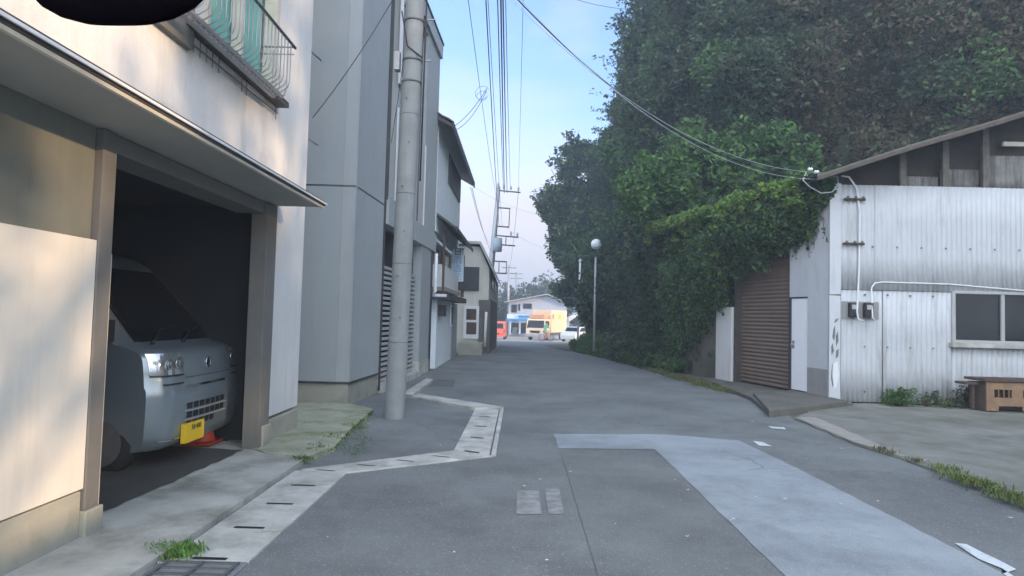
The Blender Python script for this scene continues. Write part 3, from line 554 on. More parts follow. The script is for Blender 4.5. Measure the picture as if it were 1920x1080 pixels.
def branch_tree(name, label, base, trunk_top, crowns, mats, wts, lsize, per, nclump, rad=0.16, group=None, cat='tree'):
    t = thing(name, label, cat, tuple(base), 0, group)
    mb = MB(); b, tt = np.array(base, float), np.array(trunk_top, float)
    mid = (b+tt)/2 + RNG.normal(size=3)*0.15
    mb.tube([b-(0, 0, .3), b+(0, 0, 0.1), mid, tt], [rad*1.6, rad*1.25, rad, rad*0.75], 10)
    C_ = []
    for (c, r) in crowns:
        c = np.array(c, float); r = np.array(r, float)
        for k in range(4):
            e = c + RNG.normal(size=3)*r*0.45; m_ = (tt+e)/2 + RNG.normal(size=3)*0.2
            mb.tube([tt*0.8+mid*0.2, m_, e], [rad*0.5, rad*0.3, rad*0.1], 6)
        d = RNG.normal(size=(nclump, 3)); d /= np.linalg.norm(d, axis=1)[:, None]
        rr = RNG.uniform(0.35, 1.0, nclump)[:, None]**0.6
        C_.append(c + d*rr*r*(1+0.18*np.sin(d[:, :1]*7+d[:, 2:]*5)))
    mb.build('trunk', M['bark'], t)
    C_ = np.vstack(C_)
    leaves('crown', clump_pts(C_, (lsize*1.9,)*2+(lsize*1.5,), per), lsize, mats, wts, parent=t)
    return t
G = lambda x, y: (x, y, gz(y))
branch_tree('broadleaf_tree', 'bright green leafy tree bulging from the hillside left of the shed roof', (5.6, 18.3, 0), (5.2, 17.9, 3.6), [((5.3, 17.6, 5.3), (1.7, 1.2, 1.5)), ((3.9, 18.2, 5.0), (1.2, 1.3, 1.0)), ((6.6, 17.4, 5.9), (1.3, 0.9, 0.9))], [M['leaf_mid'], M['leaf_bright'], M['leaf_dark']], [0.5, 0.33, 0.17], 0.17, 46, 130)
branch_tree('hillside_tree', 'dark green tree arching over the globe street lamp', (4.3, 23.5, 0), (3.9, 23.3, 4.6), [((4.9, 22.6, 6.8), (1.3, 2.0, 1.7)), ((4.5, 26.5, 8.2), (1.1, 1.8, 1.6))], [M['leaf_mid'], M['leaf_dark'], M['leaf_bright']], [0.5, 0.4, 0.1], 0.20, 42, 110)
branch_tree('hillside_tree', 'tall tree high on the slope with its outer twigs against the blue sky', (5.4, 25, 6), (4.9, 25, 10.5), [((4.9, 25, 12.2), (1.25, 1.7, 2.2)), ((4.9, 24.5, 15), (1.1, 1.6, 1.9))], [M['leaf_dark'], M['leaf_far'], M['leaf_mid']], [0.6, 0.25, 0.15], 0.20, 40, 120)
branch_tree('hillside_tree', 'far hazy tree with orange tinged top leaning over the end of the road', (4.4, 39, 0), (3.7, 39, 7), [((3.5, 39, 10.6), (1.5, 1.8, 1.9)), ((2.3, 39.5, 8.4), (1.2, 1.6, 1.5)), ((2.9, 38, 5.6), (1.2, 1.6, 1.5)), ((4.4, 37, 4.4), (1.2, 1.8, 1.3)), ((3.9, 38.5, 7.6), (1.2, 1.6, 1.6))], [M['leaf_far'], M['leaf_mid'], M['leaf_yellow']], [0.74, 0.18, 0.08], 0.24, 40, 150)
branch_tree('hillside_tree', 'low spreading tree overhanging the road behind the street lamp', (3.8, 32, 0), (3.4, 32, 2.6), [((3.25, 29.6, 2.3), (0.35, 0.5, 1.1)), ((4.0, 31.5, 4.6), (1.1, 2.0, 1.3)), ((3.3, 36, 4.6), (1.2, 2.2, 1.2)), ((3.3, 39.5, 3.1), (1.15, 1.3, 0.8)), ((4.6, 38.5, 2.4), (0.9, 1.3, 0.9))], [M['leaf_far'], M['leaf_mid'], M['leaf_dark']], [0.4, 0.35, 0.25], 0.20, 40, 110)
branch_tree('hillside_tree', 'shaded dark tree low between the street lamp and the shuttered shed', (4.6, 19.6, 0), (4.4, 19.4, 1.8), [((4.3, 18.9, 3.0), (0.8, 1.1, 1.3)), ((4.2, 20.6, 2.6), (0.6, 1.2, 1.3))], [M['leaf_dark'], M['leaf_mid']], [0.8, 0.2], 0.16, 46, 90)

# ------------------------------------------------------------------ GARAGE HOUSE (left)
W1 = Wall((-2.55, 0), (-2.55, 10))
gh = thing('garage_house', 'white two storey house with an open garage, canopy and railed window', 'house', (-2.55, 5, 0))
XB = -9.0
mb = MB()
W1.holes(mb, 0.6, 7.5, -0.16, 0.0, 2.47, 9.0, [(4.95, 6.42, 3.55, 5.0)])
o = mb.build('upper_wall', M['stucco'], gh)
mb = MB(); W1.box(mb, 0.6, 3.76, -0.16, 0.0, 0.34, 2.469); mb.build('shade_toned_beige_wall', M['beige'], gh)
mb = MB(); W1.box(mb, 6.52, 7.5, -0.16, 0.0, 0.30, 2.469); mb.build('lower_wall', M['stucco'], gh)
mb = MB(); W1.box(mb, 0.6, 3.76, -0.16, 0.03, -0.1, 0.32); W1.box(mb, 6.52, 7.46, -0.16, 0.025, -0.1, 0.27); mb.build('plinth', M['base'], gh, bevel=0.008)
W1.bx('board', M['board'], gh, 0.4, 3.77, 0.004, 0.035, 0.33, 1.79, bevel=0.004)
mb = MB()      # side, rear walls and roof slab
mb.box(XB, -2.711, 7.34, 7.5, -0.1, 9.0); mb.box(XB, -2.711, 0.6, 0.76, 0, 9.0); mb.box(XB, XB+0.15, 0.77, 7.33, 0, 9.0); mb.box(XB-0.1, -2.45, 0.5, 7.6, 9.001, 9.2)
mb.build('outer_wall', M['stucco'], gh)
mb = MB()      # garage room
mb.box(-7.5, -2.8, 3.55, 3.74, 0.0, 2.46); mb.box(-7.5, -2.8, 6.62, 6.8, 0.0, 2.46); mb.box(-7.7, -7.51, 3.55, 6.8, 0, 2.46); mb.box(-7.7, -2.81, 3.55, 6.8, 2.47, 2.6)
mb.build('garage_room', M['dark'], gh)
mb = MB(); W1.box(mb, 3.772, 3.90, -0.25, 0.045, 0.20, 2.465); W1.box(mb, 6.25, 6.5, -0.10, 0.06, 0.05, 2.465); mb.build('pillar', M['pillar'], gh, bevel=0.006)
mb = MB(); W1.box(mb, 3.76, 3.92, -0.26, 0.065, -0.05, 0.2); W1.box(mb, 6.32, 6.515, -0.05, 0.08, -0.05, 0.26); mb.build('pillar_base', M['base'], gh, bevel=0.008)
W1.bx('lintel', M['pillar'], gh, 3.905, 6.245, -0.25, 0.03, 2.35, 2.465, bevel=0.006)
W1.bx('shutter_rail', M['cream_strip'], gh, 3.903, 3.925, -0.1, 0.03, 0.08, 1.72)
mb = MB(); W1.box(mb, 0.3, 6.5, 0.001, 0.50, 2.47, 2.50); canopy = mb.build('canopy', M['soffit'], gh)
mb = MB(); mb.prism([W1.pt(0.3, 0.002, 2.501), W1.pt(0.3, 0.54, 2.501), W1.pt(0.3, 0.54, 2.53), W1.pt(0.3, 0.002, 2.66)], (0, 6.26, 0)); mb.build('canopy_roof', M['trim_brown'], canopy)
mb = MB(); W1.box(mb, 0.28, 6.54, 0.501, 0.525, 2.462, 2.482); mb.build('edge_strip', M['cream_strip'], canopy)
mb = MB(); W1.box(mb, 0.28, 6.55, 0.502, 0.53, 2.484, 2.499); mb.build('fascia', M['trim_brown'], canopy)
mb = MB(); W1.box(mb, 0.27, 6.56, 0.541, 0.552, 2.50, 2.515); mb.build('gutter_strip', M['white'], canopy)
# window with curtain, frame and bar guard
wz0, wz1 = 3.55, 5.0
win = MB(); W1.box(win, 4.95, 5.0, -0.1, 0.03, wz0, wz1); W1.box(win, 6.34, 6.42, -0.1, 0.03, wz0, wz1); W1.box(win, 5.01, 6.33, -0.1, 0.03, wz0, wz0+0.05); W1.box(win, 5.01, 6.33, -0.1, 0.03, wz1-0.05, wz1); W1.box(win, 5.62, 5.67, -0.09, 0.0, wz0+0.051, wz1-0.051)
win = win.build('window', M['cream_strip'], gh)
W1.bx('curtain', M['teal'], win, 5.3, 6.33, -0.15, -0.12, wz0, wz1); W1.bx('net_curtain', M['soffit'], win, 4.97, 5.299, -0.15, -0.12, wz0, wz1)
W1.bx('sill', M['trim_brown'], win, 4.6, 6.5, 0.002, 0.13, wz0-0.06, wz0-0.005)
rg = MB(); d1 = 0.34; ra, rb = 4.3, 6.02
for k in range(22):
    a = 4.3 + k*0.0775
    rg.tube([W1.pt(a, d1, 3.92), W1.pt(a, d1, 3.56), W1.pt(a, d1-0.02, 3.50), W1.pt(a, d1-0.08, 3.46), W1.pt(a, 0.14, 3.45)], 0.0055, 5)
for k, dd in enumerate((0.28, 0.21, 0.14)):
    a = rb + 0.0; rg.tube([W1.pt(a, dd, 3.90), W1.pt(a, dd, 3.55), W1.pt(a-0.02*0, dd-0.02, 3.46), W1.pt(a, dd-0.04, 3.45)], 0.0055, 5)
W1.box(rg, ra-0.05, rb+0.02, 0.13, 0.17, 3.44, 3.472); W1.box(rg, ra-0.05, rb+0.02, 0.22, 0.245, 3.44, 3.462)
guard = rg.build('window_guard', M['iron'], gh)
mb = MB(); mb.tube([W1.pt(ra-0.04, d1, 3.93), W1.pt(rb+0.02, d1, 3.93)], 0.014, 8); mb.build('top_rail', M['iron_dark'], guard)
mb = MB(); mb.tube([W1.pt(rb, d1, 3.86), W1.pt(rb, 0.0, 3.86)], 0.006, 6); mb.tube([W1.pt(rb, d1, 3.93), W1.pt(rb, 0.0, 3.93)], 0.009, 6); mb.build('side_rail', M['iron'], guard)
mb = MB()
mb.tube([W1.pt(4.7, 0.03, 3.40), W1.pt(6.45, 0.03, 3.42)], 0.008, 6)
for a in (4.75, 4.85, 4.95, 5.05, 5.16, 5.6, 5.7, 6.4): mb.tube([W1.pt(a, 0.035, 3.34), W1.pt(a, 0.035, 3.5)], 0.004, 5)
mb.build('bracket', M['iron_dark'], guard)
W1.bx('shutter_box', M['pillar'], gh, 3.75, 4.72, 0.003, 0.05, 3.34, 5.0, bevel=0.004)
for z, ll in ((4.68, 0.28), (3.58, 0.28)):
    mb = MB(); mb.tube([(-2.75, 7.5, z), (-2.62, 7.5+ll+0.3, z-0.05)], 0.011, 6); mb.build('steel_rod', M['iron'], gh)
# things on the apron
tuft = [gpx(x, y) for x, y in ((300, 1040), (325, 1042), (350, 1045), (330, 1050), (345, 1038))]
def blades(name, centers, n, h, spread, mats, wts, parent=None, w_=0.012, **tg):
    c = np.asarray(centers, float); k = len(c); b = np.repeat(c, n, 0) + np.column_stack([RNG.normal(0, spread, k*n), RNG.normal(0, spread, k*n), np.zeros(k*n)])
    dr = RNG.normal(size=(k*n, 2))*0.45; hh = h*RNG.uniform(0.4, 1.2, k*n)
    up = np.column_stack([dr[:, 0]*hh, dr[:, 1]*hh, hh]); sd_ = np.column_stack([-dr[:, 1], dr[:, 0], np.zeros(k*n)]); sd_ /= np.linalg.norm(sd_, axis=1)[:, None]+1e-6
    V = np.stack([b - sd_*w_/2, b + sd_*w_/2, b + up*0.6 + sd_*w_*0.4, b + up - np.array([0, 0, 1])*hh[:, None]*0.12], 1).reshape(-1, 3)
    org = np.array(c.mean(0)); V = V-org; m_ = k*n
    me = bpy.data.meshes.new(name); me.vertices.add(4*m_); me.vertices.foreach_set('co', V.ravel().astype(np.float32)); me.loops.add(4*m_); me.loops.foreach_set('vertex_index', np.arange(4*m_, dtype=np.int32))
    me.polygons.add(m_); me.polygons.foreach_set('loop_start', np.arange(0, 4*m_, 4, dtype=np.int32)); me.polygons.foreach_set('loop_total', np.full(m_, 4, np.int32))
    for q in mats: me.materials.append(q)
    me.polygons.foreach_set('material_index', RNG.choice(len(mats), m_, p=wts).astype(np.int32)); me.update(calc_edges=True)
    o = bpy.data.objects.new(name, me); COL.objects.link(o); o.location = org; return tag(o, **tg)
blades('weed_tuft', [(*p, 0.03) for p in tuft], 200, 0.036, 0.04, [M['leaf_bright'], M['leaf_mid']], [0.6, 0.4], w_=0.012, label='bright green tuft of weeds beside the steel gutter grating', cat='weeds')
edge = [gpx(560+ i*9, 868 - i*5.5 + 8*math.sin(i*1.7)) for i in range(15)]
blades('moss_weeds', [(*p, 0.04) for p in edge], 110, 0.035, 0.05, [M['leaf_mid'], M['leaf_bright'], M['drygrass']], [0.4, 0.3, 0.3], w_=0.012, kind='stuff', label='low weeds and moss along the edge of the mossy slab', cat='weeds')
ms = [gpx(RNG.uniform(530, 680), RNG.uniform(790, 860)) for _ in range(80)]
blades('slab_moss', [(*p, 0.05) for p in ms], 40, 0.012, 0.06, [M['leaf_mid'], M['leaf_bright']], [0.6, 0.4], w_=0.012, kind='stuff', label='thin green moss growing over the slab between the two buildings', cat='moss')

# ------------------------------------------------------------------ kei van in the garage
van = thing('kei_van', 'silver blue boxy van with a yellow plate parked nose out in the garage', 'van', (-2.84, 6.0, 0.05), 0)
prof = [(-0.10, 0.16), (-0.035, 0.20), (-0.015, 0.27), (-0.004, 0.40), (0.0, 0.60), (-0.004, 0.66), (-0.022, 0.69), (-0.032, 0.80), (-0.048, 0.91), (-0.075, 0.965), (-0.19, 1.01), (-0.30, 1.035), (-0.62, 1.41), (-0.93, 1.74), (-1.06, 1.82), (-1.3, 1.865), (-2.2, 1.88), (-3.2, 1.86), (-3.34, 1.78)]
pz = np.array([p[1] for p in prof[:15]]); pxx = np.array([p[0] for p in prof[:15]])
def vw(z): return np.interp(z, [0.2, 0.5, 1.0, 1.1, 1.8], [0.755, 0.775, 0.765, 0.75, 0.66])
def vx(x, y, z):       # front curves back toward the corners
    k = abs(y)/vw(z); return x - 0.055*k**2 - 0.12*max(0, (k-0.80)/0.20)**2.2
def vsurf(y, z, off=0.0): return (vx(float(np.interp(z, pz, pxx)), y, z) + off, y, z)
def vpatch(mb, y0, y1, z0, z1, off=0.004, ny=8, nz_=6, rnd=None):
    rows = []
    for j in range(nz_+1):
        z = z0 + (z1-z0)*j/nz_; a, b = (y0, y1) if rnd is None else rnd(j/nz_)
        rows.append([vsurf(a + (b-a)*i/ny, z, off) for i in range(ny+1)])
    mb.smooth = True; mb.grid(rows); mb.smooth = False; return mb
mb = MB(); mb.smooth = True; rows = []
for (x, z) in prof:
    w_ = vw(z); rows.append([(vx(x, w_*t, z) if x > -1.2 else x, w_*t, z) for t in np.linspace(-1, 1, 25)])
mb.grid(rows)
for sgn in (0, -1):
    side = [r[sgn] for r in rows]; side2 = [(-3.38, side[-1][1]*1.08, 1.0), (-3.38, side[-1][1]*1.1, 0.25)]
    # side skin: three bands so that it stays clean
    pl = side; yb = pl[0][1]
    mb.smooth = False
    mb.poly(side + [side2[0], side2[1]])
mb.poly([(-3.34, -0.6, 1.78), (-3.34, 0.6, 1.78), (-3.38, 0.7, 1.0), (-3.38, 0.7, 0.25), (-3.38, -0.7, 0.25), (-3.38, -0.7, 1.0)])
mb.build('body', M['van'], van, local=True, recalc=True)
mb = MB(); vpatch(mb, -0.58, 0.58, 1.055, 1.70, 0.006, 16, 10, lambda t: (-0.655+0.06*t, 0.655-0.06*t)); mb.build('windscreen', M['glass_clear'], van, local=True, recalc=False)
mb = MB()
for sg in (-1, 1):
    mb.poly([(-0.50, sg*0.772, 1.09), (-1.25, sg*0.776, 1.09), (-1.3, sg*0.70, 1.68), (-0.98, sg*0.705, 1.68)]); mb.poly([(-1.36, sg*0.776, 1.09), (-3.1, sg*0.776, 1.09), (-3.1, sg*0.70, 1.68), (-1.4, sg*0.70, 1.68)])
mb.build('side_glass', M['glass_clear'], van, local=True)
for sg in (-1, 1):
    mb = MB(); vpatch(mb, 0, 0, 0.785, 0.965, 0.008, 8, 5, lambda t: (sg*(0.752), sg*(0.455 - 0.03*t))); hl = mb.build('headlight', M['lamp_glass'], van, local=True, recalc=False)
    mb = MB(); 
    for (yc, zc, r) in ((0.52, 0.875, 0.05), (0.63, 0.87, 0.045)):
        p = vsurf(sg*yc, zc, 0.012); mb.lathe([(r, 0), (r*0.85, 0.005), (r*0.5, 0.002), (0.003, 0.0)], p, 14, 'X')
    mb.build('reflector', M['chrome'], hl, local=True)
    mb = MB(); vpatch(mb, 0, 0, 0.772, 0.785, 0.010, 8, 1, lambda t: (sg*0.752, sg*0.45)); mb.build('trim', M['black'], hl, local=True, recalc=False)
mb = MB(); vpatch(mb, -0.42, 0.26, 0.665, 0.682, 0.012, 10, 1); mb.build('chrome_strip', M['chrome'], van, local=True, recalc=False)
mb = MB(); vpatch(mb, -0.69, -0.45, 0.700, 0.712, 0.006, 6, 1); vpatch(mb, 0.45, 0.69, 0.700, 0.712, 0.006, 6, 1); vpatch(mb, -0.42, 0.42, 0.745, 0.75, 0.004, 8, 1); mb.build('panel_gap', M['black'], van, local=True, recalc=False)
for r_ in range(3):
    z = 0.50 - r_*0.078
    for k in range(7):
        if r_ == 2 and k > 4: continue
        y0 = -0.42 + k*0.098
        mb = MB(); vpatch(mb, y0, y0+0.082, z-0.026, z+0.026, 0.004, 2, 2); mb.build('grille_slot', M['black'], van, local=True, recalc=False)
mb = MB(); 
for z in (0.46, 0.382): vpatch(mb, -0.45, 0.29, z-0.006, z+0.004, 0.009, 8, 1)
mb.build('grille_bar', M['louvre'], van, local=True, recalc=False)
mb = MB(); mb.box(-0.03, 0.012, -0.48, -0.15, 0.185, 0.35); plate = mb.build('number_plate', M['yellow'], van, local=True, bevel=0.003)
e_ = MB(); e_.lathe([(0.052, 0), (0.052, 0.006), (0.04, 0.009), (0.036, 0.003)], vsurf(-0.03, 0.855, 0.002), 20, 'X'); e_.build('emblem', M['chrome'], van, local=True)
mb = MB(); vpatch(mb, -0.72, -0.3, 0.235, 0.245, 0.012, 6, 1); vpatch(mb, 0.5, 0.72, 0.235, 0.245, 0.012, 6, 1); mb.build('bumper_crease', M['chrome'], van, local=True, recalc=False)
for a, b, c_ in (((-0.27, -0.05, 1.045), (-0.36, 0.25, 1.15), (-0.40, 0.52, 1.18)), ((-0.27, -0.55, 1.045), (-0.36, -0.28, 1.15), (-0.40, -0.02, 1.18))):
    mb = MB(); mb.tube([a, b, c_], 0.009, 6); mb.lathe([(0.018, -0.01), (0.018, 0.02)], a, 10); mb.build('wiper', M['black'], van, local=True)
for sg in (-1, 1):
    mb = MB(); mb.box(-0.56, -0.44, sg*0.86-0.06, sg*0.86+0.06, 1.06, 1.24); mb.tube([(-0.55, sg*0.73, 1.12), (-0.52, sg*0.82, 1.12)], 0.015, 6); mb.build('door_mirror', M['black'], van, local=True, bevel=0.02)
for x in (-0.55, -2.95):
    for sg in (-1, 1):
        mb = MB(); mb.lathe([(0.20, -0.07), (0.265, -0.065), (0.275, 0), (0.265, 0.065), (0.20, 0.07)], (x, sg*0.69, 0.225), 24, 'Y'); wh = mb.build('wheel', M['rubber'], van, local=True)
        mb = MB(); mb.lathe([(0.19, -0.078), (0.17, -0.07), (0.05, -0.082)] if sg < 0 else [(0.19, 0.078), (0.17, 0.07), (0.05, 0.082)], (x, sg*0.69, 0.225), 20, 'Y'); mb.build('rim', M['iron_dark'], wh, local=True)
def text_mesh(txt, size, mtx, mt, name, parent, local=True, extr=0.001):
    cu = bpy.data.curves.new(name, 'FONT'); cu.body = txt; cu.size = size; cu.extrude = extr; cu.align_x = 'CENTER'; cu.align_y = 'CENTER'
    tmp = bpy.data.objects.new(name, cu); COL.objects.link(tmp); dg = bpy.context.evaluated_depsgraph_get(); me = bpy.data.meshes.new_from_object(tmp.evaluated_get(dg)); bpy.data.objects.remove(tmp)
    me.transform(mtx); me.materials.clear(); me.materials.append(mt); o = bpy.data.objects.new(name, me); COL.objects.link(o)
    if parent is not None: o.parent = parent; BASE[o] = BASE.get(parent, Matrix.Identity(4))
    return o
RX = Matrix(((0, 0, 1, 0), (1, 0, 0, 0), (0, 1, 0, 0), (0, 0, 0, 1)))      # text x -> +Y, y -> +Z, normal +X
text_mesh('58·480', 0.062, Matrix.Translation((0.017-0.0, -0.30, 0.31)) @ RX, M['plate_ink'], 'plate_number', plate)
cn = thing('traffic_cone', 'red plastic cone standing under the far corner of the van', 'cone', (-3.12, 6.42, 0.06))
mb = MB(); mb.lathe([(0.13, 0.025), (0.125, 0.04), (0.03, 0.42), (0.02, 0.44)], (0, 0, 0), 18); mb.build('cone_body', M['red'], cn, local=True)
mb = MB(); mb.box(-0.15, 0.15, -0.15, 0.15, 0.0, 0.03); mb.build('base', M['red'], cn, local=True, bevel=0.01)

# ------------------------------------------------------------------ GREY BUILDING
W2 = Wall((-2.5, 9.6), (-2.17, 16.2)); W2s = Wall((-2.5, 9.6), (-9.5, 9.9), flip=True)
if W2.n[0] < 0: W2.n = -W2.n
if W2s.n[1] > 0: W2s.n = -W2s.n
gb = thing('grey_building', 'tall grey panelled building behind the concrete pole with louvred shutters', 'building', (-2.5, 13, 0))
TZ = 8.35; LB = W2.L
s_j = W2.on(722, 375)[0]
# recess stretch between s_j and the beam end
d1a, d1b = W2.on(724, 250)[0], W2.on(744, 250)[0]; d2a, d2b = W2.on(786, 250)[0], W2.on(798, 250)[0]
zb_t, zb_b = 3.42, 2.98
z_w1 = zb_t
sh_a, sh_b = s_j+0.12, W2.on(785, 600)[0]
pil_b = W2.on(803, 600)[0]
mb = MB(); W2.box(mb, 0, s_j-0.05, -0.2, 0, 0.36, 3.30); W2.box(mb, 0, s_j-0.05, -0.2, 0, 3.33, TZ-0.35); 
W2.holes(mb, s_j-0.05, LB, -0.2, 0.0, zb_t+0.001, TZ-0.35, [(d1a, d1b, zb_t+0.0011, 7.9), (d2a, d2b, zb_t+0.0011, 7.9)])
mb.build('front_wall', M['gpanel2'], gb)
mb = MB(); mb.box(-9.5, -2.7, 9.6, 9.8, 0.36, 3.30); mb.box(-9.5, -2.7, 9.6, 9.8, 3.33, TZ-0.35); mb.build('side_wall', M['gpanel'], gb)
mb = MB(); W2.box(mb, 0.001, s_j-0.06, -0.19, -0.008, 3.30, 3.33); mb.box(-9.5, -2.701, 9.61, 9.79, 3.30, 3.33); mb.build('panel_joint', M['iron_dark'], gb)
mb = MB(); mb.box(-9.5, -2.72, 9.62, 9.8, -0.1, 0.35); W2.box(mb, -0.005, s_j-0.08, -0.22, -0.01, -0.1, 0.35); mb.build('plinth', M['base'], gb)
mb = MB(); mb.box(-9.5, -2.5, 9.585, 9.6, 0.33, 0.36); W2.box(mb, -0.01, s_j-0.06, 0.0, 0.018, 0.33, 0.36); mb.build('drip_edge', M['trim_dark'], gb)
W2.bx('corner_trim', M['gpanel2'], gb, -0.014, 0.05, 0.001, 0.012, 0.37, TZ-0.36)
W2.bx('dark_trim', M['trim_dark'], gb, s_j-0.048, s_j-0.005, 0.002, 0.03, 0.05, zb_t)
W2.bx('beam', M['gpanel2'], gb, s_j, LB, -0.15, 0.05, zb_b, zb_t, bevel=0.006)
W2.bx('beam_block', M['gpanel2'], gb, s_j, s_j+0.55, 0.051, 0.075, zb_b+0.0, zb_t+0.06, bevel=0.004)
mb = MB()
for a, b in ((d1a, d1b), (d2a, d2b)): W2.box(mb, a, b, -0.19, -0.12, zb_t+0.002, 7.9)
mb.build('strip_window', M['glass'], gb)
mb = MB()
for a in (d1b, d2b): W2.box(mb, a-0.03, a+0.03, 0.001, 0.03, zb_t+0.01, 5.3)
W2.box(mb, d1b-0.05, d1b+0.35, 0.002, 0.06, 5.75, 5.8); W2.box(mb, d1b-0.05, d1b+0.35, 0.002, 0.06, 7.4, 7.45); W2.box(mb, d1b-0.05, d1b, 0.002, 0.06, 5.801, 7.399); W2.box(mb, d1b+0.3, d1b+0.35, 0.002, 0.06, 5.801, 7.399)
wf = mb.build('window_frame', M['white'], gb)
W2.bx('pane', M['glass'], wf, d1b+0.001, d1b+0.299, 0.003, 0.02, 5.801, 7.399)
mb = MB(); W2.box(mb, -0.03, LB+0.05, -0.25, 0.06, TZ-0.349, TZ); mb.box(-9.55, -2.75, 9.54, 9.82, TZ-0.349, TZ); mb.build('parapet', M['gpanel2'], gb)
mb = MB(); W2.box(mb, -0.05, LB+0.07, -0.27, 0.085, TZ+0.001, TZ+0.05); mb.build('parapet_cap', M['trim_dark'], gb)
mb = MB(); W2.box(mb, LB-0.2, LB, -7, -0.2, 0, TZ-0.35); W2.box(mb, 0.3, LB-0.2, -7, -6.8, 0, TZ-0.35); W2.box(mb, 0.3, LB-0.21, -6.8, -0.3, TZ-0.5, TZ-0.36); mb.build('rear_wall', M['gpanel'], gb)
# louvred shutters
lv = MB(); k = 0.14
while k < 2.3:
    W2.box(lv, sh_a+0.1, sh_b-0.02, -0.16, -0.10, k, k+0.05); k += 0.095
lo = lv.build('louvred_shutter', M['louvre'], gb)
W2.bx('backing', M['dark'], lo, sh_a, sh_b+0.02, -0.24, -0.2, 0.05, zb_b)
mb = MB(); W2.box(mb, sh_a+0.02, sh_a+0.09, -0.17, -0.08, 0.1, 2.97); W2.box(mb, (sh_a+sh_b)/2, (sh_a+sh_b)/2+0.07, -0.17, -0.08, 0.1, 2.97); mb.build('post', M['louvre'], lo)
mb = MB(); W2.box(mb, sh_b+0.02, pil_b, -0.18, 0.02, 0.32, zb_b-0.001); mb.build('pillar', M['gpanel'], gb)
mb = MB(); W2.box(mb, sh_b+0.0, pil_b+0.01, -0.18, 0.035, -0.1, 0.319); W2.box(mb, s_j, sh_b-0.01, -0.18, 0.08, -0.05, 0.12); mb.build('sill', M['conc_pale'], gb)
mb = MB(); W2.box(mb, pil_b+0.02, LB, -0.16, -0.02, 0, zb_b-0.001); mb.build('end_panel', M['trim_dark'], gb)
mb = MB(); q = W2.pt(LB-0.02, 0.06, 0); mb.tube([(q[0], q[1], 2.95), (q[0], q[1], 2.0), (q[0]-0.05, q[1], 1.92)], 0.045, 8); mb.build('drainpipe', M['white'], gb)

# ------------------------------------------------------------------ TILED HOUSE (third on the left)
W3 = Wall((-2.15, 16.35), (-2.12, 22.4))
if W3.n[0] < 0: W3.n = -W3.n
th = thing('tiled_house', 'old white two storey house with dark tiled eaves and a vertical sign', 'house', (-2.1, 19, 0))
ez = 5.75; LS = W3.L
mb = MB(); W3.box(mb, 0, LS, -0.2, -0.02, 3.55, 6.3); mb.box(-5, -2.36, 22.2, 22.4, -0.3, 6.3); mb.box(-5, -2.36, 16.36, 16.55, 0, 6.3); mb.build('upper_wall', M['blue_white'], th)
mb = MB()   # roof: sloping tiled slab overhanging the street
def roof_slab(a0, a1, d0, z0, d1, z1, th_): return [W3.pt(a0, d0, z0), W3.pt(a0, d1, z1), W3.pt(a0, d1, z1+th_), W3.pt(a0, d0, z0+th_)], [W3.pt(a1, d0, z0), W3.pt(a1, d1, z1), W3.pt(a1, d1, z1+th_), W3.pt(a1, d0, z0+th_)]
a, b = roof_slab(-0.3, LS+1.1, 0.36, 6.17, -3.2, 8.1, 0.1); mb.hexa(a + b)
roof = mb.build('roof', M['trim_brown'], th)
mb = MB(); rr = []
for i in range(26):
    f = i/25; d = 0.40 - f*3.6; z = 6.27 + f*1.95 + 0.0
    rr.append([W3.pt(-0.34 + k*0.09, d, z + 0.035 + 0.03*math.sin(k*0.09*2*math.pi/0.27) + 0.02*((i % 2))) for k in range(int((LS+1.45)/0.09)+1)])
mb.grid(rr); mb.build('roof_tiles', M['rooftile'], roof, recalc=False, solid=0.03)
mb = MB(); W3.box(mb, -0.34, LS+1.13, 0.361, 0.395, 6.12, 6.28); mb.build('eave_board', M['trim_dark'], roof)
mb = MB(); W3.box(mb, 2.3, LS-0.4, -0.019, 0.03, 5.3, 6.15); mb.build('upper_window', M['trim_dark'], th)
a, b = roof_slab(0.1, 5.5, 0.5, 3.62, -0.01, 3.98, 0.06); mb = MB(); mb.hexa(a+b); mb.build('lower_eave', M['trim_brown'], th)
mb = MB(); W3.box(mb, 0.08, 5.52, 0.501, 0.53, 3.58, 3.69); mb.build('lower_eave_fascia', M['trim_dark'], th)
mb = MB(); W3.box(mb, 0, LS, -0.5, -0.3, 1.9, 3.549); mb.build('recess_wall', M['wood_grey'], th)
mb = MB(); W3.box(mb, 1.0, 2.6, -0.28, -0.24, 2.4, 3.3); W3.box(mb, 3.6, 5.0, -0.28, -0.24, 2.4, 3.3); mb.build('recess_window', M['glass'], th)
mb = MB(); W3.box(mb, 0.7, 4.6, 0.10, 0.14, 2.15, 2.75); W3.box(mb, 0.7, 0.74, -0.3, 0.099, 2.15, 2.75); mb.build('balcony_panel', M['white'], th, bevel=0.004)
mb = MB(); W3.box(mb, 0.6, 4.8, -0.3, 0.2, 2.04, 2.14); mb.build('balcony_floor', M['wood_grey'], th)
mb = MB(); W3.box(mb, 0.3, 0.36, 0.14, 0.20, 1.95, 3.6); W3.box(mb, 4.9, 5.0, 0.2, 0.3, 2.0, 3.4); mb.build('post', M['wood_dark'], th)
mb = MB(); W3.box(mb, -0.1, 4.9, -0.4, 0.33, 1.86, 1.93); mb.build('porch_roof', M['white'], th)
mb = MB(); W3.box(mb, -0.12, 4.95, 0.331, 0.40, 1.80, 1.94); W3.box(mb, -0.1, 4.9, -0.4, 0.33, 1.80, 1.859); mb.build('porch_fascia', M['trim_dark'], th)
mb = MB(); W3.box(mb, 0.3, 4.0, -0.3, 0.03, 0.0, 1.8); 
mb.build('lower_wall', M['blue_white'], th)
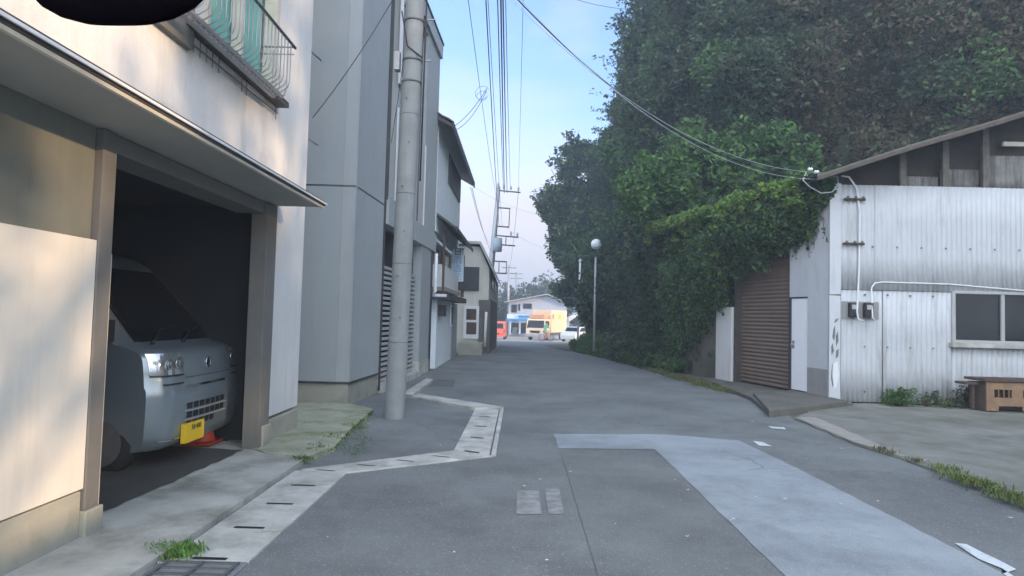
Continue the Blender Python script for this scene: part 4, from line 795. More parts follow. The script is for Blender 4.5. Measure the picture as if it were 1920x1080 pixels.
mb = MB(); W3.box(mb, 4.02, LS, -0.3, 0.0, -0.3, 1.79); mb.build('grey_wall', M['gpanel'], th)
mb = MB(); W3.box(mb, 3.5, 3.9, 0.031, 0.07, 1.05, 1.7); fr = mb.build('small_window', M['white'], th)
W3.bx('pane', M['trim_dark'], fr, 3.56, 3.84, 0.071, 0.078, 1.10, 1.65)
W3.bx('letter_box', M['trim_dark'], th, 0.55, 1.0, 0.031, 0.2, 1.36, 1.66, bevel=0.01)
sg = thing('vertical_sign', 'white vertical shop sign with blue characters hanging under the low eave', 'sign', W3.pt(4.3, 0.45, 2.5))
sgn = MB(); W3.box(sgn, 4.42, 4.48, -0.08, 0.32, 2.5, 3.6); sgn.build('sign_board', M['sign'], sg, bevel=0.006)
mb = MB(); W3.box(mb, 4.43, 4.47, -0.3, -0.081, 3.3, 3.34); W3.box(mb, 4.43, 4.47, -0.3, -0.081, 2.7, 2.74); mb.build('bracket', M['iron'], sg)
TX = Matrix(((1, 0, 0, 0), (0, 0, -1, 0), (0, 1, 0, 0), (0, 0, 0, 1)))     # facing -Y
c0 = W3.pt(4.415, 0.12, 0)
rel = Vector(c0) - Vector(sg.location)
for i, ch in enumerate('日酒造元'):
    text_mesh(ch, 0.27, Matrix.Translation((rel.x, rel.y, 3.45 - 0.27*i - sg.location.z)) @ TX, M['iron_dark'] if i == 0 else M['signink'], 'character', sg)

# ------------------------------------------------------------------ BEIGE HOUSE (fourth)
bh = thing('beige_house', 'cream gabled house with a dark shuttered window before the far pole', 'house', (-2.5, 28, 0))
YF = 24.0
def f4(px, py): p = at(px, py, 'Y', YF); return p[0], p[2]
xr = f4(916, 560)[0]; xl = -7.0
z_e = f4(915, 492)[1]; apx, apz = f4(905, 456)
mb = MB(); mb.prism([(xl, YF, -0.3), (xr, YF, -0.3), (xr, YF, z_e-0.25), (apx-0.1, YF, apz-0.12), (xl, YF, apz-0.12)], (0, 11, 0))
mb.build('wall', mat('cream_siding', (0.60, 0.585, 0.52), 0.8, 0.06, 3, 0.1, 30, stain=(0.46, 0.45, 0.39), stain_amt=0.4, streak=True), bh)
mb = MB(); mb.prism([(xr+0.18, YF-0.25, z_e-0.42), (xr+0.18, YF-0.25, z_e-0.34), (apx-0.06, YF-0.25, apz+0.04), (xl, YF-0.25, apz+0.04), (xl, YF-0.25, apz-0.06), (apx-0.1, YF-0.25, apz-0.06)], (0, 11.5, 0)); mb.build('roof', mat('pale_roof', (0.42, 0.42, 0.40), 0.7, 0.1, 3), bh)
def r4(name, mt, a, b, y0, y1, par=None, bevel=0.0):
    (x0, z1), (x1, z0) = f4(*a), f4(*b); return bx(name, mt, par or bh, x0, x1, y0, y1, z0, z1, bevel=bevel)
r4('storm_shutter', M['trim_dark'], (855, 500), (898, 545), YF-0.08, YF-0.004)
fw = r4('window_frame', M['white'], (870, 573), (897, 635), YF-0.08, YF-0.003)
r4('pane', M['wood_dark'], (875, 579), (893, 600), YF-0.09, YF-0.081, fw); r4('pane', M['wood_dark'], (875, 604), (893, 627), YF-0.09, YF-0.081, fw)
r4('brown_cladding', mat('grey_brown_cladding', (0.13, 0.12, 0.11), 0.85, 0.2, 5, stain=(0.07, 0.06, 0.055), stain_amt=0.6, streak=True), (898, 562), (917, 662), YF-0.06, YF-0.002)
bx('side_cladding', bpy.data.materials['grey_brown_cladding'], bh, xr+0.002, xr+0.05, YF, YF+9, -0.3, 2.05)
bx('side_window', M['glass'], bh, xr+0.002, xr+0.04, YF+2, YF+4, 2.5, 3.2); bx('side_window', M['glass'], bh, xr+0.002, xr+0.04, YF+5, YF+7, 2.5, 3.2)
mb = MB(); p0 = f4(912, 585); p1 = f4(909, 650); mb.tube([(p0[0], YF-0.12, p0[1]), (p1[0], YF-0.12, p1[1])], 0.05, 8); mb.build('drainpipe', M['white'], bh)
mb = MB(); mb.box(-2.1, -1.25, 22.75, 23.9, -0.1, 0.42); tag(mb.build('low_concrete_wall', M['base'], bevel=0.02), 'low stained concrete wall under the white framed window', 'wall')

# ------------------------------------------------------------------ utility poles and wires
p1 = thing('utility_pole', 'thick concrete utility pole standing at the bend of the kerb on the left', 'utility pole', (-1.61, 8.59, 0), group='utility poles along the street')
def px_r(px, py, Y): return at(px, py, 'Y', Y)
topx = at(776, 60, 'Y', 8.59)
lean = (topx[0]+1.61)/(topx[2])
PX = lambda z: (-1.61+lean*z, 8.59, z)
mb = MB(); mb.tube([PX(-0.2), PX(0.0), PX(5), PX(10.5)], [0.137, 0.135, 0.127, 0.112], 28); mb.build('shaft', M['pole'], p1)
mb = MB()
for z in (4.55, 4.85, 5.4): 
    c = PX(z); r = 0.138; mb.lathe([(r-0.02, -0.012), (r, -0.012), (r, 0.012), (r-0.02, 0.012)], c, 24)
mb.build('steel_band', M['iron_dark'], p1)
mb = MB()
for z, s_ in ((1.35, 1), (1.9, -1), (2.5, 1), (3.1, -1), (3.7, 1), (4.3, -1)):
    c = PX(z); mb.lathe([(0.012, -0.142), (0.012, 0)], (c[0]+s_*0.03, c[1], c[2]), 8, 'Y')
mb.build('step_bolt', M['iron_dark'], p1)
mb = MB(); 
for z in (1.02, 2.07, 3.02, 4.1): c = PX(z); mb.lathe([(0.12, -0.004), (0.137-0.0016*z, -0.004), (0.137-0.0016*z, 0.004), (0.12, 0.004)], c, 24)
mb.build('shaft_seam', M['iron_dark'], p1)
mb = MB(); c = PX(9.4); mb.box(c[0]-0.6, c[0]+1.6, c[1]-0.2, c[1]-0.12, 9.35, 9.45); mb.build('crossarm', M['iron_dark'], p1)
mb = MB(); c = PX(5.0); mb.tube([(c[0]+0.16, c[1]-0.02, 3.2), (c[0]+0.17, c[1], 6.5)], 0.012, 6); mb.tube([(c[0]-0.15, c[1]-0.1, 5.5), (c[0]-0.05, c[1]-0.15, 5.0), (c[0]+0.15, c[1]-0.1, 4.86)], 0.01, 6); mb.build('cable', M['black'], p1)
mb = MB(); c = PX(4.9); mb.box(c[0]-0.23, c[0]-0.16, c[1]-0.1, c[1]+0.02, 4.7, 4.95); mb.tube([(c[0]+0.1, c[1], 5.42), (c[0]+0.3, c[1], 5.44)], 0.012, 6); mb.tube([(c[0]+0.1, c[1], 4.85), (c[0]+0.26, c[1], 4.87)], 0.012, 6); mb.build('bracket', M['iron'], p1)

PY2 = 38.0
def P2(px, py): return at(px, py, 'Y', PY2)
p2 = thing('utility_pole', 'leaning utility pole with crossarms and a grey transformer beyond the cream house', 'utility pole', P2(905, 655), group='utility poles along the street')
mb = MB(); mb.tube([P2(904, 660), P2(915, 560), P2(926, 450), P2(935, 350)], [0.21, 0.20, 0.17, 0.11], 14); mb.build('shaft', M['iron'], p2)
def arm(a, b, r=0.045): m_ = MB(); m_.tube([P2(*a), P2(*b)], r, 6); return m_
for a, b in (((933, 357), (976, 361)), ((931, 389), (957, 391)), ((930, 424), (955, 426)), ((926, 441), (972, 445)), ((928, 458), (966, 461)), ((918, 489), (950, 491)), ((916, 511), (950, 513))): arm(a, b).build('crossarm', M['iron_dark'], p2)
mb = MB(); mb.tube([P2(956, 390), P2(954, 427)], 0.03, 6); mb.tube([P2(949, 444), P2(948, 461)], 0.03, 6); mb.tube([P2(936, 490), P2(935, 512)], 0.03, 6); mb.tube([P2(950, 490), P2(949, 514)], 0.03, 6); mb.build('strut', M['iron_dark'], p2)
mb = MB(); c = P2(933, 454); mb.lathe([(0.1, -0.42), (0.27, -0.4), (0.29, 0), (0.27, 0.4), (0.1, 0.43)], (c[0], c[1]-0.35, c[2]-0.2), 14); mb.build('transformer', mat('transformer_paint', (0.30, 0.36, 0.42), 0.5, 0.05, 3), p2)
mb = MB()
for q in ((945, 350), (958, 352), (972, 354), (934, 346), (958, 438), (970, 440)): c = P2(*q); mb.lathe([(0.03, 0), (0.06, 0.05), (0.05, 0.12), (0.07, 0.16), (0.03, 0.24)], (c[0], c[1], c[2]-0.12), 8)
mb.build('insulator', M['louvre'], p2)
for i, (bpx, tpx, Y, lb) in enumerate((((952, 560), (954, 498), 75, 'thin far utility pole seen just right of the leaning pole'), ((967, 560), (968, 510), 90, 'farthest short utility pole above the distant trees'))):
    q = thing('utility_pole', lb, 'utility pole', at(*bpx, 'Y', Y), group='utility poles along the street')
    mb = MB(); b_, t_ = at(bpx[0], bpx[1]+60, 'Y', Y), at(*tpx, 'Y', Y); mb.tube([b_, t_], [0.16, 0.10], 8); mb.build('shaft', M['iron'], q)
    for dz in (0.25, 0.9): mb = MB(); mb.tube([(t_[0]-0.8, Y, t_[2]-dz), (t_[0]+0.9, Y, t_[2]-dz)], 0.05, 5); mb.build('crossarm', M['iron_dark'], q)

def wire(a, b, sag, r, label, group='overhead wires along the street', name='overhead_wire', n=26, mt=None, extra=None):
    a, b = np.array(a, float), np.array(b, float); pts = []
    for i in range(n+1):
        f = i/n; p = a + (b-a)*f; p[2] -= 4*sag*f*(1-f); pts.append(tuple(p))
    mb = MB(); mb.tube(pts, r, 5)
    return tag(mb.build(name, mt or M['black']), label, 'wire', group)
def street_wire(topx_, end, zz_, r, lb, sag=0.35):
    e = np.array(P2(*end)); t = np.array(at(topx_, 0, 'Z', zz_)); f = (t[1]-8.6)/(PY2-8.6)
    # start at Y=8.6 so that the wire passes t
    s_ = np.array([(t[0]-e[0]*f)/(1-f), 8.6, (t[2] + 4*sag*f*(1-f) - e[2]*f)/(1-f)])
    s2 = s_ + (s_-e)*0.55; 
    wire(s_, e, sag, r, lb); return s_
SW = [(933, (944, 356), 8.6, 0.014, 'leftmost strand of the tight bundle of thick wires running up the street'), (939, (946, 362), 8.4, 0.020, 'thickest dark wire in the middle of the bundle above the road'),
      (943, (951, 362), 8.45, 0.018, 'thick brownish wire right of the middle of the bundle'), (948, (957, 356), 8.6, 0.010, 'thin wire forming the right side of the bundle'),
      (911, (936, 425), 7.4, 0.012, 'dark cable left of the bundle carrying the coiled loop'), (915, (942, 426), 7.4, 0.007, 'fine wire just right of the looped cable'), (878, (934, 388), 7.6, 0.007, 'fine slanting wire farthest left above the road'),
      (981, (972, 357), 8.4, 0.006, 'single fine wire right of the bundle, reaching the end of the top crossarm')]
for a in SW: street_wire(*a)
wire(P2(972, 358), at(955, 500, 'Y', 75), 1.0, 0.012, 'fine wire dropping from the leaning pole toward the far poles')
# services to the houses and the shed
st0 = (PX(7.2)[0]+0.1, 8.59, 7.2); e0 = (5.45, 11.35, 4.02)
silver = mat('bare_silver_wire', (0.5, 0.55, 0.6), 0.35, 0.1, 8, metal=0.4)
wire(st0, e0, 1.0, 0.010, 'thick black service cable sagging from the pole across the road to the shed', n=40)
wire((st0[0]-0.05, 8.55, 7.05), (5.40, 11.32, 4.10), 0.93, 0.0045, 'upper thin service wire ending at the shed corner', n=40, mt=silver)
wire((st0[0]-0.02, 8.50, 7.30), (5.42, 11.30, 3.98), 1.08, 0.0045, 'lower pale service wire ending at the shed corner', n=40, mt=silver)
wire(PX(6.35), (-2.52, 7.55, 3.72), 0.12, 0.006, 'thin black wire slanting down across the grey side wall to the garage house')
wire(PX(6.4), W2.pt(1.9, 0.02, 4.5), 0.1, 0.005, 'thin wire slanting from the pole down to the grey building front')
lp = at(913, 165, 'Y', 17.5)
wire(lp, W3.pt(0.2, 0.36, 6.35), 0.12, 0.008, 'upper service wire from the cable loops to the tiled roof'); wire((lp[0], lp[1], lp[2]-0.06), W3.pt(0.4, 0.36, 6.3), 0.2, 0.008, 'lower service wire from the cable loops to the tiled roof')
for r_, lb in ((0.22, 'larger coiled cable loop hanging under the street wires'), (0.16, 'smaller coiled cable loop hanging under the street wires')):
    mb = MB(); c = np.array(at(904, 174 + (6 if r_ < 0.2 else 0), 'Y', 17.5)); mb.tube([(c[0]+r_*(1+0.18*math.sin(2*t+r_*20))*math.cos(t), c[1]+0.05*math.sin(3*t), c[2]+r_*0.8*math.sin(t+0.3)) for t in np.linspace(0.4, 5.6, 24)], 0.005, 5)
    tag(mb.build('cable_loop', M['black']), lb, 'cable loop', 'overhead wires along the street')
wire(W3.pt(6.4, 0.3, 6.0), at(917, 455, 'Y', 38), 0.3, 0.008, 'left wire of the pair from the tiled house eave to the leaning pole'); wire(W3.pt(6.5, 0.35, 6.0), at(920, 470, 'Y', 38), 0.25, 0.010, 'right wire of the pair from the tiled house eave to the leaning pole')
wire(W3.pt(6.5, 0.4, 6.05), at(1105, 400, 'Y', 26), 0.5, 0.004, 'faint wire crossing the sky from the tiled eave toward the hill', mt=M['iron'])
wire(at(1070, -4, 'Y', 20), at(1200, 18, 'Y', 24), 0.1, 0.008, 'short wire at the top edge entering the tree crown')
wire(P2(950, 428), at(1110, 480, 'Y', 27), 0.4, 0.006, 'thin wire from the leaning pole to the globe street lamp', mt=M['iron'])

# ------------------------------------------------------------------ SHED (right)
WS = Wall((5.58, 11.5), (4.70, 15.3)); 
if WS.n[0] > 0: WS.n = -WS.n
WF = Wall((5.56, 11.5), (13.0, 11.42))
if WF.n[1] > 0: WF.n = -WF.n
sh = thing('corrugated_shed', 'weathered white corrugated shed with a brown roller shutter and ivy', 'shed', (7, 13, 0))
def wf(px, py, d=0): return WF.on(px, py, d)
def eave(a): return 4.10 + 0.335*a + 0.012*math.sin(a*2.0-0.6)        # underside of the roof along the front
def corr(mb, a0, a1, z0, z1, d=0.0, pitch=0.088, amp=0.011, top=None):
    n = max(2, int((a1-a0)/pitch*6)); A = np.linspace(a0, a1, n)
    rows = []
    for t in (0, 0.33, 0.66, 1.0):
        rows.append([WF.pt(a, d + amp*math.sin(a*2*math.pi/pitch), z0 + ((top(a) if top else z1)-z0)*t) for a in A])
    mb.smooth = True; mb.grid(rows); mb.smooth = False
wl, wzt = wf(1782, 545); _, wzb = wf(1782, 640); wr = wl + 1.75
c1 = wf(1577, 500)[0]; zj = wf(1600, 541)[1]; ztop = 3.93
sheets = MB()
corr(sheets, c1-0.01, wf(1640, 0)[0], zj-0.02, ztop, 0.012); corr(sheets, wf(1640, 0)[0]-0.01, 3.0, zj-0.02, ztop, 0.02); corr(sheets, 3.0, 7.4, zj-0.02, ztop)
sheets.build('corrugated_upper_wall', M['corr'], sh, recalc=False, solid=0.004)
sheets = MB()
q = wf(1655, 700)[0]
corr(sheets, c1, q, 0.05, zj-0.025, 0.0); corr(sheets, q+0.004, wl, 0.05, zj-0.025, 0.006); corr(sheets, wl+0.004, wr, 0.05, wzb-0.09, 0.0); corr(sheets, wr+0.004, 7.4, 0.05, zj-0.025, 0.004)
sheets.build('corrugated_lower_wall', M['corr'], sh, recalc=False, solid=0.004)
mb = MB()
for i in range(11):
    a = 0.75 + i*0.43; WF.box(mb, a-0.012, a+0.012, 0.03, 0.045, 2.80, 2.83)
for i in range(9):
    a = 0.62 + i*0.40
    if a < wl-0.1: WF.box(mb, a-0.012, a+0.012, 0.015, 0.03, 1.02, 1.045)
    if a < 2.2: WF.box(mb, a-0.012, a+0.012, 0.015, 0.03, 0.22, 0.245); WF.box(mb, a-0.015, a+0.015, 0.015, 0.03, zj-0.12, zj-0.09)
mb.build('wall_bolt', M['iron_dark'], sh)
mb = MB(); WF.box(mb, 0.0, c1-0.012, -0.05, 0.02, 1.95, ztop+0.02); WF.box(mb, 0.0, c1-0.012, -0.05, 0.012, 0.05, 1.93); mb.build('corner_sheet', M['flatsheet'], sh)
mb2 = MB()
for pz_ in ([(0.05, 1.18), (0.07, 1.33), (0.10, 1.40), (0.10, 1.2), (0.08, 1.12)], [(0.12, 1.02), (0.11, 1.2), (0.15, 1.3), (0.16, 1.12)], [(0.04, 0.86), (0.03, 1.02), (0.06, 1.08), (0.08, 0.94)], [(0.11, 0.80), (0.12, 0.95), (0.17, 0.98), (0.155, 0.84)], [(0.08, 1.44), (0.10, 1.5), (0.17, 1.53), (0.13, 1.46)], [(0.06, 0.30), (0.03, 0.45), (0.045, 0.68), (0.06, 0.72), (0.052, 0.5), (0.075, 0.33)]):
    mb2.prism([WF.pt(a, 0.0135, z) for a, z in pz_], (0, -0.002, 0))
mb2.build('peeled_patch', mat('peeled_grey', (0.17, 0.17, 0.175), 0.9, 0.4, 14), sh)
mb2 = MB(); mb2.prism([WF.pt(a, 0.0135, z) for a, z in [(0.08, 0.30), (0.06, 0.55), (0.075, 0.72), (0.15, 0.76), (0.17, 0.5), (0.12, 0.28)]], (0, -0.002, 0)); mb2.build('pale_patch', M['white'], sh)
mat('grimy_sheet', (0.24, 0.235, 0.22), 0.9, 0.25, 5, 0.2, 30, stain=(0.06, 0.055, 0.05), stain_amt=0.95, streak=True, stain_lo=0.44)
# frame members of the gable band: dark gap with posts
mb = MB(); 
for px in (1688, 1768, 1843):
    a = wf(px, 330)[0]; WF.box(mb, a, a+0.11, -0.06, 0.005, ztop-0.03, eave(a)-0.01)
WF.box(mb, 4.2, 4.31, -0.06, 0.005, ztop-0.03, eave(4.2)-0.01)
mb.build('gable_post', mat('grimy_wood', (0.15, 0.135, 0.12), 0.95, 0.3, 8, 0.3, 30, stain=(0.05, 0.045, 0.04), stain_amt=0.8, streak=True), sh)
mb = MB(); a0, a1 = wf(1772, 330)[0], wf(1850, 330)[0]; corr(mb, wf(1700, 330)[0], a0-0.02, ztop-0.03, ztop+0.22, -0.17); corr(mb, a0, a1, ztop-0.03, ztop+0.36, -0.15); corr(mb, a1+0.1, 4.2, ztop-0.03, ztop+0.62, -0.12); mb.build('gable_sheet', bpy.data.materials['grimy_sheet'], sh, recalc=False, solid=0.004)
mb = MB(); A_ = np.linspace(0.05, 7.3, 14); mb.grid([[WF.pt(a, -0.24, ztop-0.05) for a in A_], [WF.pt(a, -0.24, eave(a)-0.01) for a in A_]]); mb.build('gable_board', mat('dark_brown_board', (0.055, 0.045, 0.038), 0.95, 0.35, 3, 0.3, 20, stain=(0.12, 0.11, 0.10), stain_amt=0.7, streak=True, stain_lo=0.55), sh)  # dark brown panel closing the band behind the posts
mb = MB(); WF.box(mb, 0.02, 7.3, -0.10, -0.06, ztop-0.12, ztop-0.04); mb.build('beam', M['rust'], sh)
mb = MB(); WF.box(mb, 3.15, 3.62, -0.13, -0.08, 4.72, 4.80); tag_l = mb.build('fluorescent_tube', M['cream_strip'], sh)
mb = MB(); A = np.linspace(-0.45, 7.6, 40); lowr = [WF.pt(a, 0.50, eave(a)) for a in A]; upr = [WF.pt(a, 0.50, eave(a)+0.05) for a in A]; lowb = [WF.pt(a, -6.2, eave(a)) for a in A]; upb = [WF.pt(a, -6.2, eave(a)+0.05) for a in A]
mb.grid([lowr, upr, upb, lowb, lowr]); rf = mb.build('roof', M['mossroof'], sh)
mb = MB(); mb.grid([[WF.pt(a, 0.515, eave(a)-0.05) for a in A], [WF.pt(a, 0.515, eave(a)+0.02) for a in A], [WF.pt(a, 0.501, eave(a)+0.02) for a in A], [WF.pt(a, 0.501, eave(a)-0.05) for a in A]]); mb.build('verge_board', M['rust'], rf)
mb = MB(); WF.box(mb, 7.601, 12, -6.2, 0.3, 5.9, 5.97); mb.build('flat_roof', M['mossroof'], rf)
mb = MB(); mb.box(12.6, 12.8, 11.5, 17, 0, 5.8); mb.box(4.75, 12.6, 16.2, 16.35, 0, 4.1); WF.box(mb, 7.41, 12, -0.1, 0, 0, 5.85); mb.build('rear_wall', M['flatsheet'], sh)
mb = MB(); mb.box(5.7, 12.5, 13.5, 13.55, 0, 4.0); mb.box(5.75, 12.5, 11.6, 16, 3.75, 3.8); mb.build('interior_lining', M['dark'], sh)
# window
mb = MB(); fwd = 0.05
WF.box(mb, wl, wl+0.06, -0.04, fwd, wzb-0.02, wzt); WF.box(mb, wl+0.061, wr, -0.04, fwd, wzt-0.05, wzt); WF.box(mb, wl+0.061, wr, -0.04, fwd, wzb-0.02, wzb+0.03); WF.box(mb, wr+0.001, wr+0.06, -0.04, fwd, wzb-0.02, wzt)
m0 = wf(1878, 600)[0]; WF.box(mb, m0-0.03, m0+0.03, -0.03, fwd-0.01, wzb+0.031, wzt-0.051); win = mb.build('window_frame', M['louvre'], sh, bevel=0.003)
WF.bx('pane', M['glass'], win, wl+0.061, m0-0.031, -0.012, 0.0, wzb+0.031, wzt-0.051); WF.bx('pane', M['glass'], win, m0+0.031, wr-0.001, 0.002, 0.014, wzb+0.031, wzt-0.051)
WF.bx('sill', M['conc_pale'], win, wl-0.04, wr+0.1, 0.0, 0.12, wzb-0.10, wzb-0.021, bevel=0.008)
WF.bx('window_back', M['dark'], win, wl, wr, -0.3, -0.28, wzb, wzt)
# side towards the road
def ws(px, py): return WS.on(px, py)
dL, dR, dT = ws(1482, 742)[0], ws(1513, 745)[0], ws(1483, 560)[1]
sR, sL, sT = ws(1479, 600)[0], ws(1378, 718)[0], ws(1480, 478)[1]+0.25
mb = MB(); WS.box(mb, 0.0, dR-0.005, -0.12, 0.0, 0.6, 3.95); WS.box(mb, dR-0.004, sR-0.02, -0.12, 0.0, dT+0.03, 3.95); WS.box(mb, sR-0.019, 5.0, -0.12, 0.0, sT+0.02, 3.95); mb.build('side_wall', M['flatsheet'], sh)
WS.bx('muddy_panel', M['mud'], sh, 0.0, dR-0.006, -0.11, 0.004, 0.02, 0.599)
door = WS.bx('door', mat('white_door', (0.88, 0.91, 0.94), 0.5, 0.03, 4), sh, dR+0.01, dL-0.01, -0.06, -0.01, 0.14, dT); WS.bx('door_frame', M['trim_dark'], door, dL-0.008, dL+0.03, -0.1, 0.01, 0.13, dT+0.02); WS.bx('door_head', M['trim_dark'], door, dR, dL-0.009, -0.1, 0.005, dT+0.003, dT+0.028)
mb = MB(); c = WS.pt(dL-0.07, 0.02, 1.0); mb.lathe([(0.03, 0), (0.03, 0.05), (0.015, 0.07)], (c[0]-0.03, c[1], c[2]), 10, 'X'); WS.box(mb, dL-0.1, dL-0.04, -0.009, 0.0, 0.93, 1.08); mb.build('door_knob', M['iron'], door)
mb = MB(); rows = []; nzz = 220; sL2 = sL+0.0
for j in range(nzz+1):
    z = 0.10 + (sT-0.10)*j/nzz; ph = (z/0.083) % 1.0; d = -0.16 + 0.018*abs(math.sin(math.pi*ph)); rows.append([WS.pt(a, d, z) for a in (sR+0.005, (sR+sL2)/2, sL2)])
mb.grid(rows); rs = mb.build('roller_shutter', M['shutter'], sh, recalc=False)
WS.bx('shutter_guide', M['trim_brown'], rs, sL2+0.001, sL2+0.10, -0.2, -0.02, 0.05, sT+0.02); WS.bx('shutter_guide', M['trim_brown'], rs, sR-0.018, sR+0.004, -0.2, 0.004, 0.05, sT+0.015)
WS.bx('shutter_header', M['trim_brown'], rs, sR, sL2+0.1, -0.25, -0.12, sT+0.001, sT+0.25)
mb = MB(); WS.box(mb, ws(1372, 715)[0], ws(1343, 715)[0], -0.15, 0.03, -0.05, 1.75); mb.build('stub_wall', M['stucco'], sh, bevel=0.01)
WS.bx('side_wall_rear', M['conc_dark'], sh, ws(1343, 715)[0]+0.01, 5.6, -0.25, -0.02, -0.05, 3.9)
# meters, conduit, insulator arms
mt_ = thing('electricity_meter', 'left black electricity meter on the shed wall with a clear cover', 'meter', WF.pt(*[wf(1600, 580)[0], 0.03], wf(1600, 602)[1]), group='electricity meters on the shed wall')
am, zm = wf(1597, 580)
mb = MB(); WF.box(mb, am-0.09, am+0.06, 0.03, 0.13, zm-0.14, zm+0.12); cs_ = mb.build('meter_case', M['black'], mt_, bevel=0.02)
mb = MB(); WF.box(mb, am-0.06, am+0.035, 0.131, 0.136, zm+0.0, zm+0.08); mb.build('dial', M['louvre'], mt_)
m2 = copy_tree(mt_); m2.location.x += 0.26; m2.location.y -= 0.01; m2['label'] = 'right black electricity meter on the shed wall beside the white conduit bend'
bd = MB(); WF.box(bd, am-0.18, am+0.46, 0.012, 0.029, zm-0.17, zm+0.14); tag(bd.build('meter_board', M['mud']), 'grey backing board behind the two electricity meters', 'board')
def wp(px, py, d): a, z = WF.on(px, py, d); return WF.pt(a, d, z)
mb = MB(); mb.tube([wp(1578, 330, .1), wp(1592, 332, .08), wp(1606, 352, .06), wp(1612, 400, .05), wp(1611, 500, .05), wp(1607, 585, .15), wp(1609, 598, .16), wp(1620, 602, .16)], 0.016, 8); tag(mb.build('white_conduit', M['white']), 'white conduit dropping from the eave to the left meter', 'conduit', 'white conduits on the shed wall')
mb = MB(); mb.tube([wp(1640, 600, .16), wp(1636, 595, .16), wp(1634, 540, .06), wp(1640, 531, .05), wp(1655, 529, .05), wp(1780, 533, .05), wp(1920, 545, .05), WF.pt(5, .05, wf(1920, 545)[1]-0.05)], 0.014, 8); tag(mb.build('white_conduit', M['white']), 'white conduit running right above the window from the right meter', 'conduit', 'white conduits on the shed wall')
for (x, y, lb) in ((1600, 375, 'upper rusty insulator bracket beside the white conduit'), (1598, 458, 'lower rusty insulator bracket beside the white conduit')):
    a, z = wf(x, y); o = thing('insulator_bracket', lb, 'bracket', WF.pt(a, 0.03, z), group='insulator brackets on the shed wall')
    mb = MB(); WF.box(mb, a-0.19, a+0.18, 0.03, 0.08, z-0.02, z+0.02); mb.build('arm', M['wood_dark'], o)
    mb = MB()
    for da in (-0.14, 0.0, 0.13): q = WF.pt(a+da, 0.09, z); mb.lathe([(0.02, 0), (0.028, 0.02), (0.02, 0.05)], q, 8)
    mb.build('insulator', M['iron_dark'], o)
br = thing('service_bracket', 'white insulators and twisted cable ends at the shed corner eave', 'bracket', (5.4, 11.3, 4.0))
mb = MB(); mb.tube([(5.62, 11.3, 4.02), (5.3, 11.28, 4.05), (5.2, 11.28, 4.12)], 0.02, 6); mb.build('arm', M['iron_dark'], br)
mb = MB()
for q in ((5.22, 11.28, 4.10), (5.30, 11.27, 4.0), (5.12, 11.3, 4.15)): mb.lathe([(0.02, -0.04), (0.035, -0.02), (0.02, 0), (0.035, 0.02), (0.02, 0.04)], q, 10, 'X')
mb.build('insulator', M['white'], br)
mb = MB(); mb.tube([(5.05, 11.3, 4.1), (4.98, 11.28, 3.95), (5.1, 11.27, 3.83), (5.3, 11.26, 3.72), (5.5, 11.28, 3.75), (5.62, 11.3, 3.9), (5.6, 11.32, 4.05)], 0.009, 6); mb.build('cable', silver, br)

# ivy over the shed's side and the verge behind
def ivy(name, fn, n, per, rad, size, mats, wts, **tg):
    c = np.array([fn() for _ in range(n)]); return leaves(name, clump_pts(c, rad, per), size, mats, wts, droop=0.7, **tg)
def f_ivy():
    s_ = RNG.uniform(0.02, 6.0); lowz = np.interp(s_, [0.0, 0.3, 0.6, 1.0, 1.6, 3.0, 3.4, 6], [3.75, 3.45, 3.2, 2.95, 2.8, 2.6, 1.9, 0.3]) + 0.12*math.sin(s_*9) + 0.08*RNG.normal(); z = RNG.uniform(lowz, 4.05)
    bul = 0.10 + 0.38*max(0.0, math.sin(math.pi*min(1, (z-lowz)/(4.1-lowz))))*min(1, s_/0.8); return WS.pt(s_, RNG.uniform(0.03, bul), z)
ivy('ivy', f_ivy, 760, 60, (0.15, 0.15, 0.2), 0.105, [M['leaf_dark'], M['leaf_mid'], M['leaf_bright']], [0.5, 0.38, 0.12], kind=None, label='thick dark ivy hanging over the shed side above the brown roller shutter', cat='ivy')
def f_top():
    s_ = RNG.uniform(0.25, 6.8); dz = min(0.9, RNG.exponential(0.13)); w_ = 0.5+0.5*math.sin(s_*5.1)*math.sin(s_*2.3+1); return WS.pt(s_, RNG.uniform(0.10, 0.5) + dz*0.15, 4.12 + 0.06*w_ + 0.04*RNG.normal() - 0.02*s_ - dz*(0.5+w_))
ivy('creeper', f_top, 260, 30, (0.12, 0.12, 0.09), 0.095, [M['leaf_yellow'], M['leaf_bright'], M['leaf_mid']], [0.42, 0.38, 0.20], label='yellow green ivy crest along the shed eave, sky light put into its leaf colour', cat='creeper')  # leaves coloured paler along the ivy crest to stand for sky light
mb = MB(); vl = []
for i in range(22):
    s_ = RNG.uniform(0.15, 1.15); z0 = 3.25 + RNG.uniform(-0.1, 0.25) + 0.25*(0.6-s_); p = [WS.pt(s_, 0.05, z0)]; dd = RNG.normal()*0.02
    for k in range(RNG.integers(3, 8)): s_ += dd + RNG.normal()*0.018; z0 -= RNG.uniform(0.05, 0.11); p.append(WS.pt(s_, 0.03+0.02*math.sin(k+i), z0)); vl.append(p[-1])
    mb.tube(p, [0.007 - 0.005*j/len(p) for j in range(len(p))], 5)
dv = mb.build('hanging_vine', M['wood_dark']); tag(dv, 'brown vine stems dangling over the white wall above the narrow door', 'vine')
leaves('vine_leaves', clump_pts(np.array([v for v in vl if RNG.uniform() < 0.55]), (0.05, 0.05, 0.06), 5), 0.06, [M['leaf_dark'], M['leaf_mid']], [0.6, 0.4], parent=dv, droop=0.8)
def f_low():
    Y = RNG.uniform(15.4, 19.0); t = RNG.uniform(0, 1); return (np.interp(Y, [15.4, 17, 19], [4.75, 4.35, 3.95]) + RNG.uniform(0, 0.6), Y, RNG.uniform(0.1, 4.3))
